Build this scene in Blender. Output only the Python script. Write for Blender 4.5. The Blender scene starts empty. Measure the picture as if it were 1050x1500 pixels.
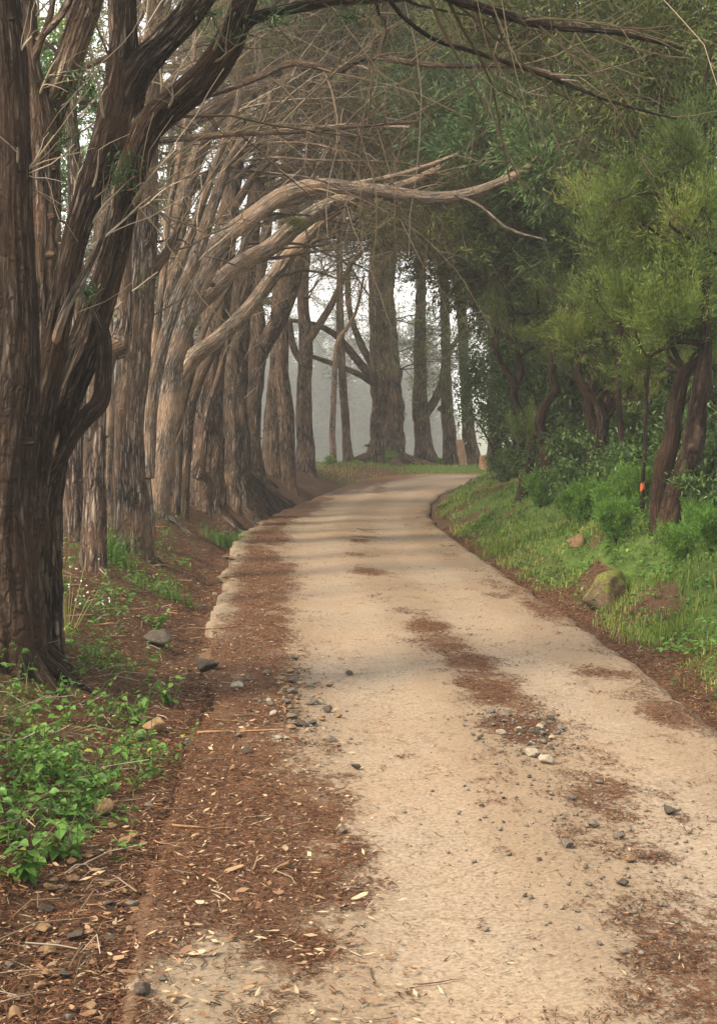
import bpy, math, random
import numpy as np
R = math.radians
sc = bpy.context.scene
col = sc.collection
PX = 2083.3                      # focal length of the photograph in its own pixels
HY, CX, CZ = 660.0, 525.0, 1.6   # eye level row, centre column, eye height in metres

# ---------------------------------------------------------------- camera
cam = bpy.data.cameras.new('camera')
cam.sensor_fit = 'VERTICAL'; cam.sensor_height = 36.0; cam.lens = 50.0
cam.shift_y = -(750 - HY) / 1500.0
cam.clip_end = 3000; cam.clip_start = 0.05
camo = bpy.data.objects.new('camera', cam); col.objects.link(camo)
camo.location = (0, 0, CZ); camo.rotation_euler = (R(90), 0, 0)
sc.camera = camo

# ---------------------------------------------------------------- sky, sun, exposure
SUN_EL, SUN_AZ = R(44), R(-122)      # azimuth clockwise from +Y (looking direction): behind left
wd = bpy.data.worlds.new('World'); sc.world = wd; wd.use_nodes = True
wn = wd.node_tree; wn.nodes.clear()
sky = wn.nodes.new('ShaderNodeTexSky'); sky.sky_type = 'NISHITA'; sky.sun_disc = False
sky.sun_elevation = SUN_EL; sky.sun_rotation = SUN_AZ
sky.air_density = 1.0; sky.dust_density = 0.6; sky.ozone_density = 0.6
bg = wn.nodes.new('ShaderNodeBackground'); bg.inputs['Strength'].default_value = 0.15
hs = wn.nodes.new('ShaderNodeHueSaturation'); hs.inputs['Saturation'].default_value = 0.05
wo = wn.nodes.new('ShaderNodeOutputWorld')
wn.links.new(sky.outputs[0], hs.inputs['Color']); wn.links.new(hs.outputs[0], bg.inputs['Color']); wn.links.new(bg.outputs[0], wo.inputs['Surface'])
sl = bpy.data.lights.new('sun', 'SUN'); sl.energy = 2.6; sl.angle = R(15); sl.color = (1.0, 0.83, 0.60)
so = bpy.data.objects.new('sun', sl); col.objects.link(so)
so.rotation_euler = (R(90) - SUN_EL, 0, -SUN_AZ + math.pi)
so.location = (-20, -10, 40)
# a lamp shines along its -Z: aim it from the sun's place to the ground
from mathutils import Vector
sd = Vector((math.sin(SUN_AZ) * math.cos(SUN_EL), math.cos(SUN_AZ) * math.cos(SUN_EL), math.sin(SUN_EL)))
so.rotation_euler = (-sd).to_track_quat('-Z', 'Y').to_euler()
sc.view_settings.view_transform = 'Standard'; sc.view_settings.look = 'None'
sc.view_settings.exposure = 1.72; sc.view_settings.gamma = 1.0
sc.render.engine = 'CYCLES'
cy = sc.cycles
cy.max_bounces = 6; cy.diffuse_bounces = 4; cy.glossy_bounces = 2; cy.transmission_bounces = 4; cy.volume_bounces = 0
cy.transparent_max_bounces = 4; cy.caustics_reflective = False; cy.caustics_refractive = False
cy.use_denoising = True
cy.sample_clamp_indirect = 6.0

# ---------------------------------------------------------------- numeric helpers
def W(px, py, d):
    return np.array(((px - CX) / PX * d, d, CZ - (py - HY) / PX * d))

def _h(ix, iy, iz, s):
    n = (ix.astype(np.int64) * 374761393 + iy.astype(np.int64) * 668265263 + iz.astype(np.int64) * 2147483647 + s * 974634777) & 0xFFFFFFFF
    n = ((n ^ (n >> 13)) * 1274126177) & 0xFFFFFFFF
    n = ((n ^ (n >> 16)) * 2246822519) & 0xFFFFFFFF
    return ((n ^ (n >> 15)) & 0xFFFF) / 65535.0

def vn3(x, y, z, s=0):
    x, y, z = np.broadcast_arrays(np.asarray(x, float), np.asarray(y, float), np.asarray(z, float))
    ix, iy, iz = np.floor(x), np.floor(y), np.floor(z)
    f = [x - ix, y - iy, z - iz]; f = [t * t * (3 - 2 * t) for t in f]
    r = 0
    for a in (0, 1):
        for b in (0, 1):
            for c in (0, 1):
                w = (f[0] if a else 1 - f[0]) * (f[1] if b else 1 - f[1]) * (f[2] if c else 1 - f[2])
                r = r + w * _h(ix + a, iy + b, iz + c, s)
    return r * 2 - 1

def fbm(x, y, s=0, o=4, z=0.0):
    r, a, t = 0, 1.0, 0
    for i in range(o):
        k = 2 ** i
        r = r + a * vn3(np.asarray(x) * k + 7.3 * i, np.asarray(y) * k + 3.1 * i, np.asarray(z) * k, s + i); t += a; a *= .5
    return r / t

def sstep(a, b, x):
    t = np.clip((np.asarray(x, float) - a) / (b - a), 0, 1); return t * t * (3 - 2 * t)

def smooth_table(xs, ys, sig):
    g = np.arange(-60, 920, 0.25)
    v = np.interp(g, xs, ys); n = int(sig * 4 / 0.25)
    k = np.exp(-0.5 * (np.arange(-n, n + 1) * 0.25 / sig) ** 2); k /= k.sum()
    v = np.convolve(np.pad(v, n, mode='edge'), k, mode='valid')
    return lambda d: np.interp(d, g, v)

LEFT = smooth_table([-60, 0, 4, 5, 6.2, 9.8, 13.3, 15.9, 22.2, 27.8, 36, 40, 44, 47, 49, 50.5, 52, 53, 54, 55, 60],
                    [-.3, -.3, -.63, -.74, -.81, -1.05, -1.34, -1.55, -1.97, -2.27, -2.0, -1.5, -.8, -.2, .3, 1.2, 3, 6, 10, 16, 60], .5)
RIGHT = smooth_table([-60, 0, 8, 10.9, 14, 18, 23, 29, 34, 39, 43, 45, 47, 49, 51, 53, 60],
                     [2.2, 2.2, 2.15, 2.12, 2.1, 1.95, 1.82, 1.74, 1.75, 2.0, 2.5, 3.1, 4.6, 7.5, 13, 22, 70], .6)
ROADZ = smooth_table([-60, 28, 32, 36, 40, 43, 46, 50, 53, 57, 62, 70, 90, 140, 250, 380, 520, 700, 920],
                     [0, 0, .01, .05, .17, .31, .48, .72, .80, .80, .55, -.4, -3.5, -9, -16, -16, -8, 10, 24], 1.2)

def ground(x, d, detail=True):
    x = np.asarray(x, float); d = np.asarray(d, float)
    x, d = np.broadcast_arrays(x, d)
    l, r = LEFT(d), RIGHT(d)
    tl, tr = l - x, x - r
    base = ROADZ(d)
    near = 1 - sstep(52, 60, d)
    sl_ = np.interp(d, [-60, 8, 20, 30, 36, 42, 50, 55], [.95, .95, 1.05, 1.45, 1.6, 1.5, .6, .2])
    sr_ = np.interp(d, [-60, 10, 25, 40, 48, 54], [.9, .95, 1.0, .9, .6, .2])
    hl = np.interp(tl, [0, .12, .25, .45, .8, 1.25, 2, 4, 8, 20, 60], [-.06, -.11, -.10, .0, .14, .38, .58, .8, 1.0, 1.2, 1.4]) * sl_
    hr = np.interp(tr, [0, .1, .3, .6, 1.0, 1.5, 2.5, 4, 8, 20, 60], [-.05, -.04, .02, .2, .46, .72, 1.0, 1.25, 1.7, 2.4, 3]) * sr_
    h = np.where(tl > 0, hl, np.where(tr > 0, hr, -.09))
    h = np.where((tl <= 0) & (tr <= 0), -.09, h)
    nf = sstep(12.5, 9.5, d) * sstep(.55, .25, tl) * (tl > 0); h = h * (1 - nf) + nf * (-.015 + .03 * np.clip(tl, 0, 1))
    z = base + h * np.where((tl > 0) | (tr > 0), near + (1 - near) * .3, 1)
    off = np.clip(np.maximum(tl, tr), 0, None)
    am = sstep(0.05, .8, off)
    z = z + am * (.09 * fbm(x * .9, d * .9, 5, 3) * (1 + .4 * sstep(2, 8, off)))
    # root mound under the middle left trees, earth scars on the right bank
    z = z + .38 * np.exp(-(((x + 2.75) / .75) ** 2 + ((d - 37.2) / 2.6) ** 2)) * sstep(0, .5, tl)
    z = z + .20 * np.exp(-(((x - 2.62) / .32) ** 2 + ((d - 15.4) / .6) ** 2)) + .10 * np.exp(-(((x - 3.0) / .3) ** 2 + ((d - 12.8) / .5) ** 2)) + sstep(.2, .7, tr) * (.16 * fbm(x * 1.7, d * 1.3, 6, 3) + .05 * fbm(x * 5, d * 5, 8, 3))
    z = z + sstep(60, 140, d) * 1.5 * fbm(x * .02, d * .02, 9, 3)
    if detail:
        z = z + sstep(0.0, .25, off) * (.028 * fbm(x * 6, d * 6, 21, 3) + .012 * fbm(x * 25, d * 25, 31, 2))
    return z

def roadtop(x, d):
    l, r = LEFT(d), RIGHT(d)
    s = (x - l) / (r - l)
    return (ROADZ(d) + .022 * np.exp(-((s - .5) / .1) ** 2) - .012 * np.exp(-((s - .3) / .09) ** 2) - .012 * np.exp(-((s - .72) / .09) ** 2)
            + .012 * fbm(np.asarray(x) * 1.1, np.asarray(d) * .7, 41, 3) + .004 * fbm(np.asarray(x) * 14, np.asarray(d) * 14, 43, 2))

PATCHES = [(760, 1068, 66, 26, 1.15), (735, 1032, 60, 26, 1.15), (712, 1000, 54, 24, 1.1), (690, 972, 50, 20, 1.0), (655, 945, 55, 20, .85), (622, 918, 46, 14, .85), (600, 898, 40, 10, .6), (570, 876, 40, 10, .6), (545, 840, 36, 8, .95), (525, 815, 26, 6, .5), (530, 792, 22, 7, 1.0), (535, 778, 18, 4, .7), (552, 735, 22, 4, .9), (530, 747, 18, 3, .6), (585, 718, 24, 2.5, .6), (880, 1150, 100, 44, .7), (940, 1240, 90, 60, .5), (960, 1370, 80, 50, .28), (830, 945, 90, 16, .5), (720, 870, 60, 10, .45), (900, 985, 80, 16, .75), (1010, 1050, 66, 30, 1.0), (960, 1010, 60, 14, .7)]
def litter_amount(x, d):
    """How thick the fallen needles lie on the road: verge strips and the strip between the wheel tracks."""
    l, r = LEFT(d), RIGHT(d); s = (x - l) / (r - l)
    n = fbm(x * 2.2, d * .55, 51, 4); n2 = fbm(x * 1.0, d * .35, 57, 3)
    a = sstep(.33, .10, s + .10 * n) * (.80 + .55 * n2 + .35 * fbm(x * 6, d * 3.5, 63, 2))
    c = 0
    for px, py, rx, ry, st in PATCHES:
        pd = PX * CZ / (py - HY); cxx = (px - CX) / PX * pd; rxx = rx / PX * pd; rd = ry * pd * pd / (PX * CZ)
        c = np.maximum(c, st * np.exp(-((x - cxx - .12 * (d - pd) * 0) / rxx) ** 2 - ((d - pd) / rd) ** 2))
    c = c * (.75 + .8 * fbm(x * 2.4, d * 1.6, 61, 4))
    c2 = np.exp(-((s - .62) / .14) ** 2) * .42 * sstep(11, 6.5, d) * sstep(2, 4, d) * (1 + n)
    e = sstep(.80, .97, s + .07 * n) * (.45 + .6 * n2)
    return np.clip(np.maximum.reduce([a, c, c2, e]) + .10 * n, 0, 1)

# ---------------------------------------------------------------- mesh helpers
class Acc:
    def __init__(s): s.V = []; s.F = []; s.B = []; s.T = []; s.n = 0; s.M = []
    def add(s, v, f, bark=None, tint=None, mi=0):
        v = np.asarray(v, np.float32).reshape(-1, 3); f = np.asarray(f, np.int64)
        s.V.append(v); s.F.append(f + s.n); s.n += len(v)
        s.B.append(np.zeros((len(v), 3), np.float32) if bark is None else np.asarray(bark, np.float32).reshape(-1, 3))
        s.T.append(np.full(len(v), .5, np.float32) if tint is None else np.broadcast_to(np.asarray(tint, np.float32), (len(v),)))
        s.M.append(np.full(len(f), mi, np.int32))
    def build(s, name, mats, parent=None, origin=(0, 0, 0), smooth=True):
        if not isinstance(mats, (list, tuple)): mats = [mats]
        me = bpy.data.meshes.new(name)
        V = np.concatenate(s.V) - np.asarray(origin, np.float32)
        me.vertices.add(len(V)); me.vertices.foreach_set('co', V.ravel())
        loops = np.concatenate([f.ravel() for f in s.F]); tot = np.concatenate([np.full(len(f), f.shape[1]) for f in s.F])
        st = np.concatenate([[0], np.cumsum(tot)[:-1]])
        me.loops.add(len(loops)); me.loops.foreach_set('vertex_index', loops.astype(np.int32))
        me.polygons.add(len(tot)); me.polygons.foreach_set('loop_start', st.astype(np.int32))
        me.polygons.foreach_set('use_smooth', np.full(len(tot), smooth, bool))
        for m in mats: me.materials.append(m)
        me.polygons.foreach_set('material_index', np.concatenate(s.M))
        a = me.attributes.new('bark', 'FLOAT_VECTOR', 'POINT'); a.data.foreach_set('vector', np.concatenate(s.B).ravel())
        a = me.attributes.new('tint', 'FLOAT', 'POINT'); a.data.foreach_set('value', np.concatenate(s.T).astype(np.float32))
        me.update(calc_edges=True)
        o = bpy.data.objects.new(name, me); col.objects.link(o)
        if parent is not None: o.parent = parent
        else: o.location = origin
        return o

def tag(o, label=None, cat=None, group=None, kind=None):
    if label: o['label'] = label
    if cat: o['category'] = cat
    if group: o['group'] = group
    if kind: o['kind'] = kind
    return o

def empty(name, loc, label, cat, group=None):
    o = bpy.data.objects.new(name, None); col.objects.link(o); o.location = loc; o.empty_display_size = .2
    return tag(o, label, cat, group)

def copy_tree(o, loc, rz=0, s=1.0, label=None):
    c = o.copy(); col.objects.link(c); c.location = loc; c.rotation_euler = (0, 0, rz)
    c.scale = (s, s, s) if np.isscalar(s) else s
    if label: c['label'] = label
    for ch in o.children:
        k = ch.copy(); col.objects.link(k); k.parent = c
        for g in ch.children:
            q = g.copy(); col.objects.link(q); q.parent = k
    return c

def spline(pts, step):
    """Catmull-Rom through pts (N,k): columns are x,y,z,r."""
    p = np.asarray(pts, float)
    if len(p) < 3: p = np.vstack([p[0], (p[0] + p[1]) / 2, p[-1]])
    e = np.vstack([2 * p[0] - p[1], p, 2 * p[-1] - p[-2]]); out = []
    for i in range(1, len(e) - 2):
        n = max(2, int(np.linalg.norm(e[i + 1, :3] - e[i, :3]) / step))
        t = np.linspace(0, 1, n, endpoint=False)[:, None]
        a, b, c, d = e[i - 1], e[i], e[i + 1], e[i + 2]
        out.append(.5 * (2 * b + (c - a) * t + (2 * a - 5 * b + 4 * c - d) * t ** 2 + (3 * b - 3 * c + d - a) * t ** 3))
    out.append(p[-1:]); q = np.vstack(out); q[:, 3] = np.maximum(q[:, 3], .002)
    return q

def nrm(v): return v / np.maximum(np.linalg.norm(v, axis=-1, keepdims=True), 1e-9)

def tube(acc, pts, sides=16, step=.08, ridge=.10, flare=0., seed=0, knob=.05, cap=True, tint=.5, mi=0, crook=.16):
    q = spline(pts, step); P, rad = q[:, :3], q[:, 3]
    L0 = np.concatenate([[0], np.cumsum(np.linalg.norm(np.diff(P, axis=0), axis=1))])
    wv = np.stack([vn3(L0 * 1.1, seed * 1.7 + c * 9, 0, seed) + .5 * vn3(L0 * 3.1, seed * 2.7 + c * 5, 0, seed + 1) for c in range(3)], -1)
    P = P + wv * (rad * crook)[:, None] * np.minimum(L0, 1)[:, None]
    T = nrm(np.gradient(P, axis=0)); ref = np.array((0, 1., .15)) if abs(T[0, 1]) < .8 else np.array((1., 0, 0))
    U = [nrm(np.cross(T[0], ref))]
    for i in range(1, len(P)):
        u = U[-1] - T[i] * np.dot(U[-1], T[i]); U.append(nrm(u))
    U = np.array(U); Vv = np.cross(T, U)
    L = np.concatenate([[0], np.cumsum(np.linalg.norm(np.diff(P, axis=0), axis=1))])
    a = np.linspace(0, 2 * np.pi, sides, endpoint=False)
    A, LL = np.meshgrid(a, L); r0 = np.median(rad)
    ca, sa = np.cos(A), np.sin(A)
    k = max(1.0, r0 * 9)
    n1 = vn3(ca * k * 1.2 + seed * 3.7, sa * k * 1.2, LL * .45, seed)
    k2 = min(k * 4.5, sides / 9); k3 = min(k * 9, sides / 4.5)
    n2 = 1 - np.abs(vn3(ca * k2 + seed, sa * k2, LL * 1.3 + n1 * .8, seed + 3)) * 2.4
    n3 = vn3(ca * k3, sa * k3 + seed, LL * 3.4, seed + 5)
    kn = vn3(ca * .8 + 5, sa * .8 + seed, LL * 1.7, seed + 9)
    m = 1 + ridge * (.9 * n1 + .6 * n2 + .45 * n3) + knob * kn
    if flare:
        fl = np.exp(-LL / (r0 * 2.2)) * flare
        lob = .5 + .9 * np.clip(vn3(ca * 1.6 + seed * 2.1, sa * 1.6, 0, seed + 11) + .25, 0, 1) * 1.6
        m = m + fl * lob
    rr = rad[:, None] * m
    X = P[:, None, :] + (U[:, None, :] * ca[..., None] + Vv[:, None, :] * sa[..., None]) * rr[..., None]
    bk = np.stack([ca * r0, sa * r0, LL + seed * 1.37], -1)
    n = len(P); i = np.arange(n - 1)[:, None] * sides; j = np.arange(sides)[None]; j2 = (j + 1) % sides
    F = np.stack([i + j, i + j2, i + sides + j2, i + sides + j], -1).reshape(-1, 4)
    acc.add(X.reshape(-1, 3), F, bk, tint, mi)
    if cap:
        for e, idx in ((0, P[0] - T[0] * 0.3 * rad[0]), (n - 1, P[-1] + T[-1] * .25 * rad[-1])):
            ring = X[e]; v = np.vstack([ring, idx[None]])
            f = np.stack([np.arange(sides), (np.arange(sides) + 1) % sides, np.full(sides, sides)], -1)
            if e == 0: f = f[:, ::-1]
            acc.add(v, f, np.vstack([bk[e], bk[e].mean(0)[None]]), tint, mi)
    return q

def tubes(acc, P, Rd, sides=3, tint=None, mi=0):
    """Many thin twigs at once: P (N,K,3), Rd (N,K)."""
    N, K, _ = P.shape
    if N == 0: return
    T = nrm(np.gradient(P, axis=1)); ref = np.array((.31, .52, .79)); ref /= np.linalg.norm(ref)
    U = nrm(np.cross(T, ref)); V = np.cross(T, U)
    a = np.linspace(0, 2 * np.pi, sides, endpoint=False)
    X = P[:, :, None, :] + Rd[:, :, None, None] * (U[:, :, None, :] * np.cos(a)[None, None, :, None] + V[:, :, None, :] * np.sin(a)[None, None, :, None])
    b = (np.arange(N) * K * sides)[:, None, None]; i = (np.arange(K - 1) * sides)[None, :, None]; j = np.arange(sides)[None, None]; j2 = (j + 1) % sides
    F = np.stack([b + i + j, b + i + j2, b + i + sides + j2, b + i + sides + j], -1).reshape(-1, 4)
    L = np.linspace(0, 1, K)[None, :, None]
    bk = np.stack(np.broadcast_arrays(np.cos(a)[None, None] * .02, np.sin(a)[None, None] * .02, L + np.arange(N)[:, None, None] * .37), -1)
    t = None if tint is None else np.repeat(tint, K * sides)
    acc.add(X.reshape(-1, 3), F, bk.reshape(-1, 3), t, mi)

def resample(P, K):
    d = np.concatenate([[0], np.cumsum(np.linalg.norm(np.diff(P[:, :3], axis=0), axis=1))])
    t = np.linspace(0, d[-1], K)
    return np.stack([np.interp(t, d, P[:, c]) for c in range(P.shape[1])], -1)

def grow(P, Rd, n, lo, hi, rng, ang=(.5, 1.2), droop=.05, K=5, wob=.25, rs=.5, tmin=.2, rmin=.0025, bias=(0, 0, 0), rmax=1.0):
    N, Kp, _ = P.shape
    ln = np.linalg.norm(P[:, -1] - P[:, 0], axis=1); idx = rng.choice(N, n, p=ln / ln.sum())
    t = (tmin + (1 - tmin) * rng.random(n) ** .8) * (Kp - 1.001); i = t.astype(int); f = (t - i)[:, None]
    a, b = P[idx, i], P[idx, i + 1]; pos = a + (b - a) * f; tan = nrm(b - a)
    r0 = np.minimum(np.maximum(Rd[idx, i] * rs, rmin), rmax)
    q = nrm(rng.normal(size=(n, 3)) + np.array(bias)); perp = nrm(q - tan * (q * tan).sum(-1, keepdims=True))
    th = rng.uniform(*ang, n)[:, None]; dr = nrm(tan * np.cos(th) + perp * np.sin(th))
    L = (lo + (hi - lo) * rng.random(n) ** 1.5)[:, None] / (K - 1)
    out = [pos]; up = np.array((0, 0, -droop))
    for k in range(K - 1):
        dr = nrm(dr + rng.normal(size=(n, 3)) * wob + up); out.append(out[-1] + dr * L)
    tap = np.linspace(1, .35, K)[None]
    return np.stack(out, 1), r0[:, None] * tap

def sprays(acc, base, dirs, size, rng, m=24, ll=.06, lw=.012, spread=.35, flat=.5, tint=.5, tvar=.2, fwd=.8):
    """Needle-like sprays: each a feather of m slim leaves about an axis."""
    n = len(base); dirs = nrm(dirs)
    q = rng.normal(size=(n, 3)); s1 = nrm(np.cross(dirs, q)); s2 = np.cross(dirs, s1)
    u = rng.random((n, m)); w = rng.normal(size=(n, m)) * spread; h = rng.normal(size=(n, m)) * spread * flat
    env = (.25 + u) * (1.15 - u) * 1.6
    size = np.broadcast_to(np.asarray(size, float), (n,))[:, None]
    lat = s1[:, None] * (w * env * size)[..., None] + s2[:, None] * (h * env * size)[..., None]
    B = base[:, None] + dirs[:, None] * (u * size)[..., None] + lat * .55
    D = nrm(dirs[:, None] * fwd + lat / np.maximum(size[..., None], 1e-6) * 2.2 + rng.normal(size=(n, m, 3)) * .22)
    S = nrm(np.cross(D, rng.normal(size=(n, m, 3))))
    l = (ll * (.6 + .8 * rng.random((n, m))))[..., None]; wd_ = (lw * (.7 + .6 * rng.random((n, m))))[..., None]
    v = np.stack([B - S * wd_ * .5, B + S * wd_ * .5 + D * l * .35, B + D * l], 2).reshape(-1, 3)
    f = np.arange(n * m * 3).reshape(-1, 3)
    ti = np.clip(np.asarray(tint).reshape(-1, 1) + rng.normal(size=(n, 1)) * tvar + rng.normal(size=(n, m)) * tvar * .6 + .12 * (u - .5), 0, 1)
    acc.add(v, f, None, np.repeat(ti.ravel(), 3))

def leaves(acc, base, dirs, ln, wd_, rng, fold=.25, tint=.5, tvar=.2, up=None, droop=.0, mi=0):
    """Broad leaves: two halves folded along the midrib, blunt oval outline."""
    n = len(base); D = nrm(dirs)
    up = np.array((0, 0, 1.)) if up is None else up
    S = nrm(np.cross(D, np.broadcast_to(up, D.shape) + rng.normal(size=(n, 3)) * .35)); Nn = np.cross(S, D)
    ln = np.broadcast_to(np.asarray(ln, float), (n,))[:, None]; wd_ = np.broadcast_to(np.asarray(wd_, float), (n,))[:, None]
    g = np.array((0, 0, -1.)) * droop
    v = np.stack([base, base + D * ln * .3 + S * wd_ * .45 + Nn * wd_ * fold, base + D * ln * .65 + S * wd_ * .4 + Nn * wd_ * fold + g * ln * .3,
                  base + D * ln + g * ln, base + D * ln * .65 - S * wd_ * .4 + Nn * wd_ * fold + g * ln * .3, base + D * ln * .3 - S * wd_ * .45 + Nn * wd_ * fold,
                  base + D * ln * .5 + g * ln * .15], 1).reshape(-1, 3)
    b = (np.arange(n) * 7)[:, None]
    f = np.concatenate([b + np.array([[0, 1, 6]]), b + np.array([[1, 2, 6]]), b + np.array([[2, 3, 6]]), b + np.array([[3, 4, 6]]), b + np.array([[4, 5, 6]]), b + np.array([[5, 0, 6]])], 0)
    ti = np.clip(np.asarray(tint) + rng.normal(size=n) * tvar, 0, 1)
    acc.add(v, f, None, np.repeat(ti, 7), mi)

def blades(acc, base, h, w, rng, lean=.45, tint=.5, tvar=.18):
    n = len(base); a = rng.random(n) * 2 * np.pi
    S = np.stack([np.cos(a), np.sin(a), np.zeros(n)], -1); Ld = np.stack([-np.sin(a), np.cos(a), np.zeros(n)], -1) * (rng.normal(size=n) * lean)[:, None]
    h = np.asarray(h)[:, None]; w = np.asarray(w)[:, None]; Z = np.array((0, 0, 1.))
    mid = base + Z * h * .55 + Ld * h * .35; tip = base + Z * h * (.95 - .25 * np.abs(Ld).sum(-1, keepdims=True)) + Ld * h * 1.05
    v = np.stack([base - S * w * .5, base + S * w * .5, mid + S * w * .4, mid - S * w * .4, tip], 1).reshape(-1, 3)
    b = (np.arange(n) * 5)[:, None]
    ti = np.repeat(np.clip(np.asarray(tint) + rng.normal(size=n) * tvar, 0, 1), 5)
    acc.add(v, np.concatenate([b + np.array([[0, 1, 2]]), b + np.array([[0, 2, 3]]), b + np.array([[3, 2, 4]])]), None, ti)

# ---------------------------------------------------------------- materials
def newmat(name, rough=.85, spec=.25):
    m = bpy.data.materials.new(name); m.use_nodes = True; nt = m.node_tree
    b = nt.nodes['Principled BSDF']; b.inputs['Roughness'].default_value = rough; b.inputs['Specular IOR Level'].default_value = spec
    return m, nt, b
def nd(nt, t, **k):
    n = nt.nodes.new(t)
    for a, v in k.items(): setattr(n, a, v)
    return n
def ramp(nt, fac, stops):
    r = nd(nt, 'ShaderNodeValToRGB'); cr = r.color_ramp
    while len(cr.elements) < len(stops): cr.elements.new(.5)
    for e, (p, c) in zip(cr.elements, stops): e.position = p; e.color = (*c, 1) if len(c) == 3 else c
    nt.links.new(fac, r.inputs[0]); return r.outputs[0]
def noise(nt, vec, scale, detail=5, rough=.6, dist=0.):
    n = nd(nt, 'ShaderNodeTexNoise'); n.inputs['Scale'].default_value = scale; n.inputs['Detail'].default_value = detail
    n.inputs['Roughness'].default_value = rough; n.inputs['Distortion'].default_value = dist
    if vec is not None: nt.links.new(vec, n.inputs['Vector'])
    return n.outputs['Fac']
def mapping(nt, vec, s, loc=(0, 0, 0)):
    m = nd(nt, 'ShaderNodeMapping'); m.inputs['Scale'].default_value = s; m.inputs['Location'].default_value = loc
    nt.links.new(vec, m.inputs['Vector']); return m.outputs[0]
def mix(nt, fac, a, b, mode='MIX'):
    m = nd(nt, 'ShaderNodeMix', data_type='RGBA', blend_type=mode)
    for s, v in ((m.inputs[0], fac), (m.inputs[6], a), (m.inputs[7], b)):
        if isinstance(v, (int, float)): s.default_value = v
        elif isinstance(v, tuple): s.default_value = (*v, 1)
        else: nt.links.new(v, s)
    return m.outputs[2]
def mth(nt, op, a, b=None, clamp=False):
    m = nd(nt, 'ShaderNodeMath', operation=op); m.use_clamp = clamp
    for s, v in zip(m.inputs, (a, b)):
        if v is None: continue
        if isinstance(v, (int, float)): s.default_value = v
        else: nt.links.new(v, s)
    return m.outputs[0]
def bump(nt, b, h, strength, dist):
    n = nd(nt, 'ShaderNodeBump'); n.inputs['Strength'].default_value = strength; n.inputs['Distance'].default_value = dist
    nt.links.new(h, n.inputs['Height']); nt.links.new(n.outputs[0], b.inputs['Normal'])
def attr(nt, name, out='Vector'):
    a = nd(nt, 'ShaderNodeAttribute', attribute_name=name); return a.outputs[out]
def objpos(nt):
    return nd(nt, 'ShaderNodeNewGeometry').outputs['Position']

def bark_mat(name, dark, mid, light, scale=26., moss=.0, bs=.8):
    m, nt, b = newmat(name, .92, .15)
    v = attr(nt, 'bark'); pos = objpos(nt)
    n1 = noise(nt, mapping(nt, v, (1, 1, .075)), scale, 6, .62, .25)
    n2 = noise(nt, mapping(nt, v, (1, 1, .10)), scale * 2.6, 5, .65)
    n3 = noise(nt, pos, 1.7, 4, .6)
    wv = nd(nt, 'ShaderNodeTexVoronoi', feature='DISTANCE_TO_EDGE'); wv.inputs['Scale'].default_value = scale * .62
    wa = nd(nt, 'ShaderNodeVectorMath', operation='ADD'); wn_ = nd(nt, 'ShaderNodeTexNoise'); wn_.inputs['Scale'].default_value = 9; nt.links.new(v, wn_.inputs['Vector'])
    ws = nd(nt, 'ShaderNodeVectorMath', operation='SCALE'); ws.inputs['Scale'].default_value = .05; nt.links.new(wn_.outputs['Color'], ws.inputs[0])
    nt.links.new(mapping(nt, v, (1, 1, .13)), wa.inputs[0]); nt.links.new(ws.outputs[0], wa.inputs[1]); nt.links.new(wa.outputs[0], wv.inputs['Vector'])
    plate = ramp(nt, wv.outputs['Distance'], [(0, (0, 0, 0)), (.16, (1, 1, 1))])
    rd = mth(nt, 'ABSOLUTE', mth(nt, 'SUBTRACT', n1, .5))
    rd = mth(nt, 'MULTIPLY', rd, 6.5, True)
    c = ramp(nt, rd, [(0, tuple(np.array(dark) * .6)), (.16, dark), (.42, mid), (1, light)])
    c = mix(nt, mth(nt, 'MULTIPLY', mth(nt, 'SUBTRACT', 1.0, plate), .75), c, tuple(np.array(dark) * .8))
    c = mix(nt, ramp(nt, n2, [(.35, (0, 0, 0)), (.7, (1, 1, 1))]), mix(nt, .55, c, dark), c)
    c = mix(nt, ramp(nt, n3, [(.4, (0, 0, 0)), (.68, (.6, .6, .6))]), c, tuple(np.array(mid) * np.array((1.25, 1.0, .8))))
    if moss:
        g = ramp(nt, noise(nt, pos, 3.1, 5, .65), [(.60 - moss * .2, (0, 0, 0)), (.72, (1, 1, 1))])
        c = mix(nt, mth(nt, 'MULTIPLY', g, .55), c, (.075, .085, .022))
    nt.links.new(c, b.inputs['Base Color'])
    hgt = mth(nt, 'ADD', mth(nt, 'ADD', mth(nt, 'MULTIPLY', rd, .7), mth(nt, 'MULTIPLY', n2, .5)), mth(nt, 'MULTIPLY', plate, .6))
    bump(nt, b, hgt, bs, .05)
    return m

def leaf_mat(name, stops, trans=.3, rough=.55, spec=.3):
    m, nt, b = newmat(name, rough, spec)
    c = ramp(nt, attr(nt, 'tint', 'Fac'), stops); nt.links.new(c, b.inputs['Base Color'])
    t = nd(nt, 'ShaderNodeBsdfTranslucent'); nt.links.new(mix(nt, .35, c, (.25, .3, .03), 'ADD'), t.inputs['Color'])
    nt.links.new(c, t.inputs['Color'])
    ms = nd(nt, 'ShaderNodeMixShader'); ms.inputs[0].default_value = trans
    nt.links.new(b.outputs[0], ms.inputs[1]); nt.links.new(t.outputs[0], ms.inputs[2])
    nt.links.new(ms.outputs[0], nt.nodes['Material Output'].inputs['Surface']); return m

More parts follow.
